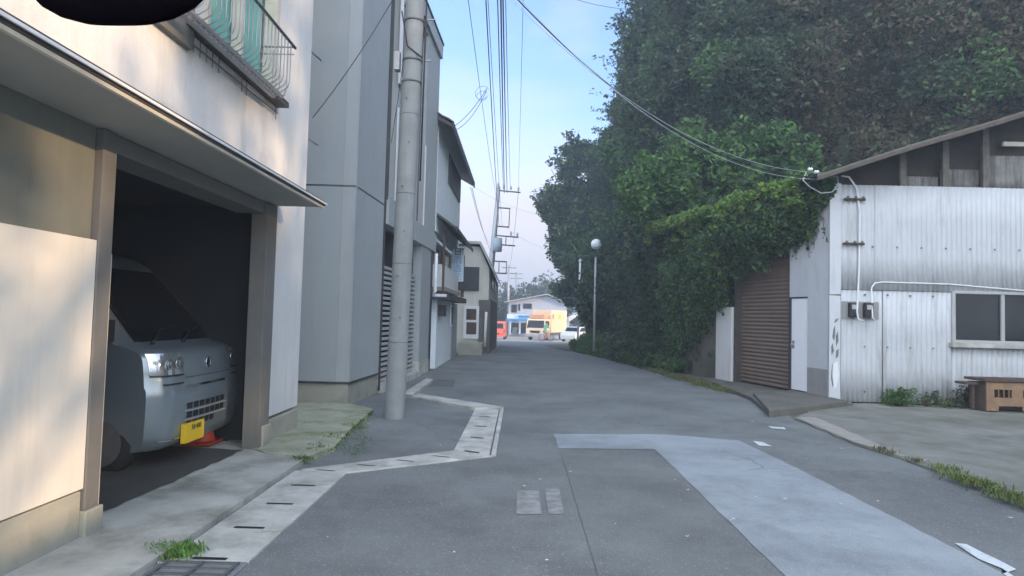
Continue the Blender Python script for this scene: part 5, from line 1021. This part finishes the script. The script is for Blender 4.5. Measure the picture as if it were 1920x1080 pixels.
ivy('ivy', f_low, 420, 55, (0.25, 0.25, 0.3), 0.15, [M['leaf_dark'], M['leaf_mid']], [0.8, 0.2], label='curtain of dark ivy between the shuttered shed and the hillside trees', cat='ivy')
def f_und():
    Y = RNG.uniform(16.5, 31); x = np.interp(Y, [16, 19, 22, 27, 31], [4.2, 3.75, 3.35, 2.75, 2.6]) + RNG.uniform(0, 0.9)
    return (x, Y, gz(Y) + RNG.uniform(0.05, 0.25 + 0.6*min(1, (x-np.interp(Y, [16, 31], [4.0, 2.3]))))) 
ivy('roadside_undergrowth', f_und, 520, 50, (0.22, 0.22, 0.16), 0.12, [M['leaf_mid'], M['leaf_dark'], M['leaf_bright']], [0.5, 0.38, 0.12], kind='stuff', label='green weeds and low bushes along the right edge of the road', cat='undergrowth')
vg = [(np.interp(Y, [12.2, 13.4, 18], [4.35, 4.15, 3.75]) + RNG.normal()*0.12, Y, 0.03) for Y in np.linspace(12.6, 18, 60)]
blades('verge_grass', vg, 60, 0.07, 0.09, [M['drygrass'], M['leaf_mid']], [0.7, 0.3], kind='stuff', label='dry thin grass on the verge by the stub wall', cat='grass')
fe = [gpx(1770 + i*11, 893 + i*4.5 + 3*RNG.normal()) for i in range(18)]
blades('edge_grass', [(*p, 0.05) for p in fe], 70, 0.06, 0.06, [M['drygrass'], M['leaf_mid'], M['leaf_yellow']], [0.4, 0.4, 0.2], kind='stuff', label='strip of grass along the forecourt edge at lower right', cat='grass')
fe = [gpx(1650, 850), gpx(1665, 856), gpx(1720, 872)]
blades('edge_weeds', [(*p, 0.04) for p in fe], 50, 0.05, 0.04, [M['drygrass'], M['leaf_dark']], [0.6, 0.4], label='small dull weeds in the crack of the forecourt edge', cat='weeds')
def bush(name, px, py, r, h, mats, wts, label, n=34, Y=11.25, size=0.05):
    b = at(px, py, 'Y', Y); c = np.array([(b[0]+RNG.normal()*r*0.5, Y+RNG.normal()*0.09, 0.06+abs(RNG.normal())*h*0.45) for _ in range(n)])
    return leaves(name, clump_pts(c, (0.08, 0.08, 0.07), 40), size, mats, wts, label=label, cat='plant')
bush('weed_bush', 1690, 750, 0.28, 0.30, [M['leaf_mid'], M['leaf_bright'], M['leaf_dark']], [0.5, 0.25, 0.25], 'round green weed bush at the foot of the corrugated wall', n=46)
bush('weed_bush', 1752, 757, 0.16, 0.22, [M['leaf_dark'], M['drygrass']], [0.6, 0.4], 'thin dull weeds between the green bush and the wooden crate', n=12)
bush('weed_bush', 1805, 752, 0.26, 0.30, [M['leaf_dark'], M['leaf_brown']], [0.5, 0.5], 'grey green weeds against the left side of the wooden crate', n=26)

# wooden crates with board on top (right)
cr = thing('wooden_crate', 'orange brown slatted wooden crate with hand holes by the shed wall', 'crate', (8.8, 11.0, 0.05))
yc0, yc1 = 10.75, 11.2; xa = at(1850, 740, 'Y', 10.75)[0]
mb = MB()
for (x0, x1, z0, z1) in ((xa, xa+0.09, 0.05, 0.52), (xa+0.091, xa+1.3, 0.40, 0.52), (xa+0.091, xa+1.3, 0.13, 0.27), (xa+0.60, xa+0.72, 0.05, 0.129), (xa+0.091, xa+0.2, 0.05, 0.129), (xa+0.42, xa+0.599, 0.271, 0.399), (xa+0.091, xa+0.13, 0.271, 0.399), (xa+0.72, xa+0.80, 0.271, 0.399), (xa+1.1, xa+1.3, 0.271, 0.399)): mb.box(x0, x1, yc0, yc0+0.03, z0, z1)
for k in range(3): mb.box(xa+0.2+k*0.085, xa+0.215+k*0.085, yc0+0.006, yc0+0.024, 0.271, 0.399); mb.box(xa+0.87+k*0.085, xa+0.885+k*0.085, yc0+0.006, yc0+0.024, 0.271, 0.399)
mb.build('front_panel', M['wood_orange'], cr, bevel=0.004)
mb = MB(); mb.box(xa+0.005, xa+0.03, yc0+0.031, yc1, 0.05, 0.5); mb.box(xa+0.03, xa+1.3, yc1-0.03, yc1, 0.05, 0.5); mb.box(xa+0.031, xa+1.3, yc0+0.2, yc0+0.23, 0.06, 0.5); mb.build('side_panel', M['wood_dark'], cr)
mb = MB(); mb.box(xa-0.04, xa+1.4, yc0-0.03, yc1+0.04, 0.53, 0.575); tag(mb.build('top_board', M['wood_dark'], bevel=0.006), 'dark weathered board lying on top of the wooden crate', 'board')
mb = MB(); mb.box(xa-0.26, xa-0.045, yc0+0.15, yc1-0.05, 0.46, 0.50); mb.box(xa-0.1, xa-0.05, yc0+0.2, yc0+0.26, 0.05, 0.459); tag(mb.build('plank_bench', M['wood_dark'], bevel=0.004), 'small dark plank ledge sticking out left of the wooden crate', 'plank')

# ------------------------------------------------------------------ street lamps
lc = at(1118, 458, 'Y', 25); lt = at(1117, 480, 'Y', 25); lb_ = at(1113, 680, 'Y', 25)
lm = thing('street_lamp', 'globe street lamp on a slim pale post beside the dark trees', 'street lamp', (lb_[0], 25, gz(25)), group='street lamps')
mb = MB(); mb.tube([(lb_[0], 25, gz(25)), lt], [0.05, 0.038], 10); mb.build('post', M['louvre'], lm)
mb = MB(); mb.smooth = True; mb.lathe([(0.21*math.sin(t), -0.21*math.cos(t)) for t in np.linspace(0.25, math.pi-0.02, 12)], (lc[0], 25, lc[2]), 18); mb.build('globe', M['globe'], lm)
mb = MB(); mb.lathe([(0.09, 0), (0.06, 0.1), (0.10, 0.13)], (lt[0], 25, lt[2]-0.02), 12); mb.tube([(lt[0], 25, lt[2]-0.15), (lt[0]+0.14, 25, lt[2]+0.06)], 0.012, 6); mb.box(lc[0]+0.08, lc[0]+0.2, 24.9, 25.0, lc[2]-0.16, lc[2]-0.08); mb.build('lamp_collar', M['iron_dark'], lm)
lc = at(1088, 492, 'Y', 30)
lm = thing('street_lamp', 'small pale post with a tiny lamp half hidden in leaves left of the globe lamp', 'street lamp', (lc[0], 30, lc[2]-3), group='street lamps')
mb = MB(); mb.tube([(lc[0]-0.05, 30, gz(30)), (lc[0], 30, lc[2])], 0.045, 8); mb.build('post', M['white'], lm)
mb = MB(); mb.lathe([(0.05, 0), (0.09, 0.08), (0.03, 0.16)], lc, 10); mb.build('lamp_head', M['white'], lm)

# ------------------------------------------------------------------ far end of the street
GZ = -0.83
def far(px, py, Y=62.0): return at(px, py, 'Y', Y)
# delivery truck, front towards us and its side to the right
tk = thing('delivery_truck', 'cream box delivery truck stopped at the end of the road', 'truck', (*gpx(1003, 637), gz(61)), 0)
ty = 61.0; tcx = far(1003, 630, ty)[0]
tk.location = (tcx, ty, gz(ty)); tk.rotation_euler = (0, 0, math.radians(-24)); 
# local: -y faces the viewer, width 1.9, length 5.2
hw = 0.97
cabp = [(0.0, 0.45), (-0.02, 0.9), (0.02, 1.15), (0.28, 1.95), (0.42, 2.05), (1.55, 2.05), (1.55, 0.45)]
mb = MB(); mb.prism([(-hw, y, z) for y, z in cabp], (2*hw, 0, 0)); cab = mb.build('cab', M['cream_truck'], tk, local=True, bevel=0.05)
mb = MB(); mb.poly([(-hw+0.1, 0.01, 1.2), (hw-0.1, 0.01, 1.2), (hw-0.16, 0.255, 1.9), (-hw+0.16, 0.255, 1.9)]); mb.build('windscreen', M['glass'], cab, local=True)
mb = MB(); mb.poly([(hw+0.004, 0.2, 1.22), (hw+0.004, 1.2, 1.22), (hw+0.004, 1.2, 1.85), (hw+0.004, 0.42, 1.85)]); mb.poly([(-hw-0.004, 0.2, 1.22), (-hw-0.004, 1.2, 1.22), (-hw-0.004, 1.2, 1.85), (-hw-0.004, 0.42, 1.85)]); mb.build('side_window', M['glass'], cab, local=True)
mb = MB(); mb.prism([(-0.55, -0.04, 0.95), (0.55, -0.04, 0.95), (0.42, -0.04, 0.7), (-0.42, -0.04, 0.7)], (0, 0.03, 0)); mb.build('grille', M['black'], cab, local=True)
for sx in (-0.75, 0.75): mb = MB(); mb.box(sx-0.15, sx+0.15, -0.06, 0.0, 0.62, 0.78); mb.build('headlight', M['globe'], tk, local=True)
mb = MB(); mb.box(-hw, hw, -0.08, 0.1, 0.34, 0.6); mb.build('bumper', M['louvre'], tk, local=True, bevel=0.02)
mb = MB(); mb.box(-1.0, 1.0, 1.65, 6.1, 0.75, 2.95); box = mb.build('cargo_box', M['cream_truck'], tk, local=True, bevel=0.03)
mb = MB(); mb.box(-0.75, 0.75, 0.5, 1.5, 2.06, 2.5); mb.build('wind_deflector', mat('salmon_panel', (0.75, 0.36, 0.20), 0.5, 0.05, 3), tk, local=True, bevel=0.08)
mb = MB(); mb.box(1.003, 1.012, 1.9, 2.3, 2.1, 2.55); mb.build('orange_mark', M['orange'], box, local=True); mb = MB(); mb.box(1.003, 1.012, 3.6, 4.3, 2.1, 2.55); mb.build('green_mark', M['lime'], box, local=True)
mb = MB(); mb.box(-0.8, 0.8, 0.5, 6.0, 0.45, 0.74); mb.build('chassis', M['iron_dark'], tk, local=True)
for y in (0.85, 4.9):
    for sx in (-0.82, 0.82):
        mb = MB(); mb.lathe([(0.2, -0.1), (0.34, -0.09), (0.35, 0), (0.34, 0.09), (0.2, 0.1)], (sx, y, 0.35), 18, 'X'); wh = mb.build('wheel', M['rubber'], tk, local=True); mb = MB(); mb.lathe([(0.19, 0.105 if sx > 0 else -0.105), (0.06, 0.115 if sx > 0 else -0.115)], (sx, y, 0.35), 14, 'X'); mb.build('rim', M['iron'], wh, local=True)
for sx in (-1.1, 1.1): mb = MB(); mb.box(sx-0.08, sx+0.08, 0.05, 0.1, 1.3, 1.65); mb.build('side_mirror', M['black'], tk, local=True)
# red van seen from behind
vy = 60.0; vc = far(932, 635, vy)[0]
rv = thing('red_van', 'small bright red van beyond the cream house, seen from behind', 'van', (vc, vy, gz(vy)), math.radians(-3))
rp = [(0.0, 0.28), (-0.05, 0.6), (-0.02, 1.0), (0.12, 1.6), (0.25, 1.72), (2.2, 1.72), (2.8, 1.1), (3.3, 0.95), (3.35, 0.3)]
mb = MB(); mb.prism([(-0.72, y, z) for y, z in rp], (1.44, 0, 0)); mb.build('body', M['redpaint'], rv, local=True, bevel=0.07)
mb = MB(); mb.poly([(-0.58, -0.035, 1.05), (0.58, -0.035, 1.05), (0.52, 0.085, 1.53), (-0.52, 0.085, 1.53)]); mb.build('rear_window', M['glass'], rv, local=True)
mb = MB(); mb.box(-0.17, 0.17, -0.075, -0.05, 0.5, 0.62); mb.build('number_plate', M['black'], rv, local=True); mb = MB(); mb.box(-0.72, 0.72, -0.1, 0.02, 0.28, 0.45); mb.build('bumper', M['redpaint'], rv, local=True, bevel=0.02)
for sx in (-0.66, 0.66): mb = MB(); mb.box(sx-0.05, sx+0.05, -0.07, -0.03, 0.65, 1.0); mb.build('tail_light', M['red'], rv, local=True)
for y in (0.5, 2.8):
    for sx in (-0.63, 0.63): mb = MB(); mb.lathe([(0.15, -0.07), (0.27, -0.06), (0.28, 0), (0.27, 0.06), (0.15, 0.07)], (sx, y, 0.28), 16, 'X'); mb.build('wheel', M['rubber'], rv, local=True)
# bicycle and rider
by = 57.0; bc = far(1024, 638, by)
bi = thing('bicycle', 'bicycle ridden across the end of the road in front of the truck', 'bicycle', (bc[0], by, gz(by)), math.radians(40))
for x in (-0.52, 0.52):
    mb = MB(); mb.tube([(x+0.33*math.cos(t), 0, 0.34+0.33*math.sin(t)) for t in np.linspace(0, 2*math.pi, 25)], 0.02, 6, caps=False); wh = mb.build('wheel', M['rubber'], bi, local=True)
    mb = MB()
    for t in np.linspace(0, math.pi, 9)[:-1]: mb.tube([(x-0.31*math.cos(t), 0, 0.34-0.31*math.sin(t)), (x+0.31*math.cos(t), 0, 0.34+0.31*math.sin(t))], 0.003, 3)
    mb.build('spokes', M['iron'], wh, local=True)
mb = MB()
for a, b in (((-0.52, 0, 0.34), (-0.02, 0, 0.3)), ((-0.02, 0, 0.3), (-0.18, 0, 0.78)), ((-0.18, 0, 0.75), (0.35, 0, 0.8)), ((-0.02, 0, 0.3), (0.36, 0, 0.7)), ((-0.52, 0, 0.34), (-0.17, 0, 0.7)), ((0.52, 0, 0.34), (0.33, 0, 0.95))): mb.tube([a, b], 0.018, 6)
mb.build('frame', M['orange'], bi, local=True)
mb = MB(); mb.box(-0.32, -0.06, -0.08, 0.08, 0.8, 0.86); mb.build('saddle', M['black'], bi, local=True, bevel=0.02); mb = MB(); mb.tube([(0.22, -0.27, 1.0), (0.32, -0.2, 1.02), (0.34, 0, 0.97), (0.32, 0.2, 1.02), (0.22, 0.27, 1.0)], 0.014, 6); mb.build('handlebar', M['iron'], bi, local=True)
def skin_obj(name, nodes, edges, radii, mt, parent, sub=2):
    me = bpy.data.meshes.new(name); me.from_pydata(nodes, edges, []); o = bpy.data.objects.new(name, me); COL.objects.link(o); me.materials.append(mt)
    md = o.modifiers.new('skin', 'SKIN'); md.use_smooth_shade = True
    for i, r in enumerate(radii): me.skin_vertices[0].data[i].radius = (r, r)
    me.skin_vertices[0].data[0].use_root = True
    s_ = o.modifiers.new('sub', 'SUBSURF'); s_.levels = sub; s_.render_levels = sub
    o.parent = parent; return o
pe = thing('person', 'cyclist in a green shirt and pale trousers riding the bicycle', 'person', (bc[0], by, gz(by)), math.radians(40))
N_ = [(-0.16, 0, 0.90), (-0.12, 0, 1.08), (-0.04, 0, 1.30), (0.01, 0, 1.42), (0.04, 0, 1.50), (0.06, 0, 1.62), (0.06, 0, 1.70),
      (-0.02, -0.19, 1.36), (0.12, -0.24, 1.16), (0.28, -0.24, 1.04), (-0.02, 0.19, 1.36), (0.12, 0.24, 1.16), (0.28, 0.24, 1.04),
      (-0.12, -0.10, 0.86), (0.22, -0.12, 0.72), (0.10, -0.13, 0.34), (0.22, -0.13, 0.28), (-0.12, 0.10, 0.86), (0.20, 0.12, 0.56), (-0.08, 0.13, 0.22), (0.05, 0.13, 0.16)]
E_ = [(0, 1), (1, 2), (2, 3), (3, 4), (4, 5), (5, 6), (3, 7), (7, 8), (8, 9), (3, 10), (10, 11), (11, 12), (0, 13), (13, 14), (14, 15), (15, 16), (0, 17), (17, 18), (18, 19), (19, 20)]
R_ = [0.13, 0.125, 0.14, 0.10, 0.05, 0.09, 0.085, 0.055, 0.042, 0.03, 0.055, 0.042, 0.03, 0.09, 0.065, 0.045, 0.04, 0.09, 0.065, 0.045, 0.04]
skin_obj('body', N_, E_, R_, M['skin'], pe)
skin_obj('shirt', [(-0.15, 0, 0.93), (-0.11, 0, 1.1), (-0.04, 0, 1.30), (0.0, 0, 1.40), (-0.02, -0.20, 1.36), (0.08, -0.235, 1.22), (-0.02, 0.20, 1.36), (0.08, 0.235, 1.22)], [(0, 1), (1, 2), (2, 3), (3, 4), (4, 5), (3, 6), (6, 7)], [0.15, 0.15, 0.165, 0.12, 0.075, 0.065, 0.075, 0.065], M['shirt'], pe)
skin_obj('trousers', [(-0.15, 0, 0.90), (-0.12, -0.10, 0.86), (0.22, -0.12, 0.72), (0.11, -0.13, 0.38), (-0.12, 0.10, 0.86), (0.20, 0.12, 0.56), (-0.06, 0.13, 0.26)], [(0, 1), (1, 2), (2, 3), (0, 4), (4, 5), (5, 6)], [0.145, 0.105, 0.08, 0.06, 0.105, 0.08, 0.06], M['trousers'], pe)
skin_obj('hair', [(0.04, 0, 1.70), (0.02, 0, 1.74), (-0.02, 0, 1.64)], [(0, 1), (0, 2)], [0.095, 0.07, 0.07], M['hair'], pe)
# house with the blue awning behind
hy = 72.0
def h(px, py): p = at(px, py, 'Y', hy); return p[0], p[2]
fh = thing('far_house', 'pale two storey house with blue awnings behind the truck', 'house', (h(1000, 600)[0], hy, GZ))
x0, zt = h(954, 566); x1 = h(1026, 556)[0]; x2 = h(1062, 590)[0]; zr = h(1027, 553)[1]; z1f = h(960, 600)[1]
mb = MB(); mb.box(x0, x2, hy, hy+7, GZ, zt); mb.prism([(x0+0.001, hy+0.001, zt), (x1, hy+0.001, zt), (x1, hy+0.001, zr-0.1)], (0, 6.9, 0)); mb.prism([(x1, hy+0.002, zt), (x2, hy+0.002, zt), (x1, hy+0.002, zr-0.12)], (0, 6.9, 0)); mb.build('wall', mat('pale_lilac_wall', (0.42, 0.45, 0.52), 0.85, 0.05, 2), fh)
mb = MB(); mb.hexa([(x0-0.5, hy-0.6, zt-0.1), (x1, hy-0.6, zr), (x1, hy+7.3, zr), (x0-0.5, hy+7.3, zt-0.1), (x0-0.5, hy-0.6, zt), (x1, hy-0.6, zr+0.12), (x1, hy+7.3, zr+0.12), (x0-0.5, hy+7.3, zt)]); mb.hexa([(x1+0.001, hy-0.6, zr), (x2+0.3, hy-0.6, zt-0.15), (x2+0.3, hy+7.3, zt-0.15), (x1+0.001, hy+7.3, zr), (x1+0.001, hy-0.6, zr+0.12), (x2+0.3, hy-0.6, zt-0.03), (x2+0.3, hy+7.3, zt-0.03), (x1+0.001, hy+7.3, zr+0.12)]); mb.build('roof', mat('grey_far_roof', (0.36, 0.35, 0.33), 0.8, 0.1, 3), fh)
def fb(name, mt, a, b, d0, d1, par=None): (u0, v1), (u1, v0) = h(*a), h(*b); return bx(name, mt, par or fh, u0, u1, hy-d1, hy-d0, v0, v1)
for a, b in (((959, 571), (969, 586)), ((981, 569), (997, 579)), ((972, 570), (975, 582))): fb('window', M['glass'], a, b, 0.005, 0.06)
fb('balcony', M['sign'], (951, 589), (991, 598), 0.61, 1.2); fb('awning', M['blue'], (949, 598), (972, 602), 1.0, 1.6); fb('awning', M['blue'], (968, 597), (993, 602), 1.61, 2.3); fb('blue_box', M['blue'], (972, 591), (992, 595), 1.21, 1.4)
fb('shop_front', M['dark'], (956, 605), (990, 625), 0.006, 0.05); fb('pillar', M['white'], (973, 603), (976, 626), 1.2, 1.4); fb('pillar', M['white'], (956, 603), (958, 626), 1.2, 1.4); fb('display_case', M['conc'], (961, 614), (970, 626), 0.1, 0.7)
# garage with a blue tarp and white vehicles on the right
gy = 68.0
rg_ = thing('blue_shed', 'small building with a blue tarp front and pale arched roof right of the truck', 'shed', (far(1060, 625, gy)[0], gy, GZ))
a = far(1050, 592, gy); b = far(1068, 592, gy); z0 = GZ; zt2 = far(1055, 594, gy)[2]
mb = MB(); mb.box(a[0]-0.3, b[0], gy, gy+4, z0, zt2); mb.build('wall', M['sign'], rg_); bx('tarp', M['bluetarp'], rg_, a[0], b[0]-0.25, gy-0.08, gy-0.01, z0, zt2-0.35)
mb = MB(); c0_, c1_ = far(1066, 600, gy), far(1086, 590, gy); mb.hexa([(c0_[0], gy-0.3, c0_[2]-0.2), (c1_[0], gy-0.3, c1_[2]), (c1_[0], gy+3, c1_[2]), (c0_[0], gy+3, c0_[2]-0.2), (c0_[0], gy-0.3, c0_[2]+0.25), (c1_[0], gy-0.3, c1_[2]+0.3), (c1_[0], gy+3, c1_[2]+0.3), (c0_[0], gy+3, c0_[2]+0.25)]); mb.build('awning', M['white'], rg_)
wc = thing('white_car', 'white car parked half hidden by leaves right of the truck', 'car', (far(1066, 632, 60)[0]+0.6, 60, gz(60)), math.radians(65))
cp_ = [(-1.9, 0.25), (-1.95, 0.6), (-1.85, 0.85), (-1.0, 0.95), (-0.6, 1.35), (0.9, 1.4), (1.5, 0.98), (1.95, 0.9), (1.98, 0.3)]
mb = MB(); mb.prism([(x, -0.75, z) for x, z in cp_], (0, 1.5, 0)); mb.build('body', M['white'], wc, local=True, bevel=0.06)
mb = MB(); 
for sy in (-0.756, 0.756): mb.poly([(-0.9, sy, 0.97), (-0.55, sy, 1.3), (0.85, sy, 1.33), (1.25, sy, 0.97)])
mb.poly([(-0.99, -0.62, 0.99), (-0.99, 0.62, 0.99), (-0.63, 0.58, 1.33), (-0.63, -0.58, 1.33)]); mb.build('window', M['glass'], wc, local=True)
for x in (-1.2, 1.2):
    for sy in (-0.68, 0.68): mb = MB(); mb.lathe([(0.15, -0.09), (0.29, -0.08), (0.3, 0), (0.29, 0.08), (0.15, 0.09)], (x, sy, 0.3), 16, 'Y'); mb.build('wheel', M['rubber'], wc, local=True)
# far trees and mountain
for i, (px, py, Y, r, lbl) in enumerate(((930, 575, 84, (4, 3, 3.2), 'dark tree at left of the far house roof'), (965, 556, 92, (5, 4, 3.6), 'broad dark tree behind the far house roof'), (1000, 548, 90, (4.5, 4, 4.2), 'dark rising tree above the far house ridge'), (1045, 545, 86, (5, 4, 4.8), 'dark tree mass right of the far house'), (1085, 560, 80, (5, 4, 5), 'dark tree behind the blue tarp building'))):
    c = far(px, py, Y); cz_ = c[2]-r[2]*0.55
    branch_tree('far_tree', lbl, (c[0], Y, GZ), (c[0], Y, cz_-1), [((c[0], Y, cz_), r)], [M['leaf_far'], M['leaf_dark']], [0.75, 0.25], 0.5, 30, 110, rad=0.25, group='trees beyond the far house')
mb = MB(); prof_m = [(-500, 0), (-330, 40), (-180, 65), (-90, 82), (-45, 68), (10, 45), (80, 52), (180, 30), (320, 45), (520, 0)]
mb.grid([[(x*0.5, 290, -4) for x, z in prof_m], [(x*0.5, 305, z*0.13) for x, z in prof_m], [(x*0.48, 325, z*0.25) for x, z in prof_m], [(x*0.46, 360, -4) for x, z in prof_m]]); tag(mb.build('mountain', M['mount'], recalc=False), kind='structure')
fbld = [(-60, 95), (-22, 100), (30, 110)]
# wall and trees added out of view to shade road and dapple facade
bw = MB(); bw.box(5.2, 5.35, -9, 3.6, 0, 2.15); tag(bw.build('unseen_shade_wall', M['base'], bevel=0.01), 'unseen concrete block wall added behind the viewpoint to shade the road', 'wall')
branch_tree('unseen_shade_tree', 'tree added out of view over the block wall to dapple the sunlight', (9, -3.6, 0), (9, -3.6, 2.6), [((8.8, -3.4, 4.6), (1.3, 1.5, 1.4)), ((9.4, -0.6, 5.9), (0.9, 0.8, 1.3))], [M['leaf_mid'], M['leaf_dark']], [0.6, 0.4], 0.2, 24, 60, cat='tree', group='added shade trees out of view')

branch_tree('unseen_shade_tree', 'dense tree added behind the viewpoint to keep the sun off the garage', (12.5, -2.9, 0), (12.5, -2.9, 2.0), [((12.4, -1.2, 3.7), (1.5, 1.7, 3.1)), ((12.6, 0.7, 3.5), (1.5, 1.5, 2.9))], [M['leaf_mid'], M['leaf_dark']], [0.6, 0.4], 0.24, 30, 170, cat='tree', group='added shade trees out of view')

branch_tree('unseen_shade_tree', 'slender loose tree added above the dense one to dapple the upper wall', (13.2, -1.2, 0), (13.2, -1.0, 5.5), [((13.2, -1.0, 8.2), (1.0, 1.3, 1.0)), ((13.2, 0.9, 8.6), (0.9, 1.2, 1.3)), ((13.2, 2.4, 7.6), (0.7, 0.6, 0.8))], [M['leaf_mid'], M['leaf_dark']], [0.6, 0.4], 0.24, 26, 34, cat='tree', group='added shade trees out of view')

# scraps and dry leaves on the road
mb = MB(); mb2 = MB()
for (x, y) in ((1012, 905), (300, 1066), (326, 1060), (1868, 938), (1740, 880), (1735, 876), (1895, 978), (1430, 836), (1850, 770), (684, 800), (690, 798), (520, 1004), (1350, 848), (1160, 712)) + tuple((RNG.uniform(600, 1800), RNG.uniform(760, 1070)) for _ in range(26)):
    p = gpx(x, y); t = mb if RNG.uniform() < 0.7 else mb2; r = RNG.uniform(0.006, 0.018); a = RNG.uniform(0, 6); z = 0.062 if p[0] > 4.0 else 0.03
    t.poly([(p[0]+r*math.cos(a+k*1.57)*(1.6 if k % 2 else 1), p[1]+r*math.sin(a+k*1.57), z+0.004*(k % 2)) for k in range(4)])
tag(mb.build('litter', M['litter'], recalc=False), 'tiny pale scraps and pebbles scattered over the road', 'litter', kind='stuff'); tag(mb2.build('fallen_leaves', M['leafdry'], recalc=False), 'tiny dry leaves scattered over the road', 'leaves', kind='stuff')

# ------------------------------------------------------------------ mirror housing at the top left, close to the camera
c = O + ray(222, -72)/F*0.60
mh_ = thing('mirror_housing', 'dark rounded mirror housing hanging blurred at the top left corner', 'mirror', tuple(c))
ax = CM[:, 0]; ay = CM[:, 1]; az = CM[:, 2]
mb = MB(); mb.smooth = True; rows = []
for i in range(13):
    t = math.pi*i/12; rr = []
    for k in range(25):
        u = 2*math.pi*k/24; lx = 0.094*math.copysign(abs(math.sin(t)*math.cos(u))**0.8, math.sin(t)*math.cos(u)); ly = 0.060*math.cos(t); lz = 0.022*math.sin(t)*math.sin(u); rr.append(tuple(c + ax*lx + ay*ly + az*lz))
    rows.append(rr)
mb.grid(rows); mb.build('housing', mat('matt_black', (0.004, 0.003, 0.005), 1.0, 0.1, 5, spec=0.0), mh_)
mb = MB(); mb.tube([tuple(c + ay*0.03 - az*0.01), tuple(c + ay*0.12 - az*0.05), tuple(c + ay*0.2 - az*0.06)], 0.012, 8); mb.build('stem', M['black'], mh_)

# ------------------------------------------------------------------ thin evening haze in the air
hz = MB(); hz.box(-310, 310, -60, 390, -5.5, 23)
hm_ = bpy.data.materials.new('haze_air'); hm_.use_nodes = True; t = hm_.node_tree; t.nodes.clear()
ho = t.nodes.new('ShaderNodeOutputMaterial'); pv = t.nodes.new('ShaderNodeVolumePrincipled'); pv.inputs['Color'].default_value = (0.80, 0.90, 1.0, 1); pv.inputs['Density'].default_value = 0.0055; pv.inputs['Anisotropy'].default_value = 0.2
t.links.new(pv.outputs[0], ho.inputs['Volume'])
ho_ = hz.build('haze', hm_, origin=(0, 0, -5.5)); tag(ho_, 'thin bluish evening haze filling the street air', 'haze', kind='stuff')
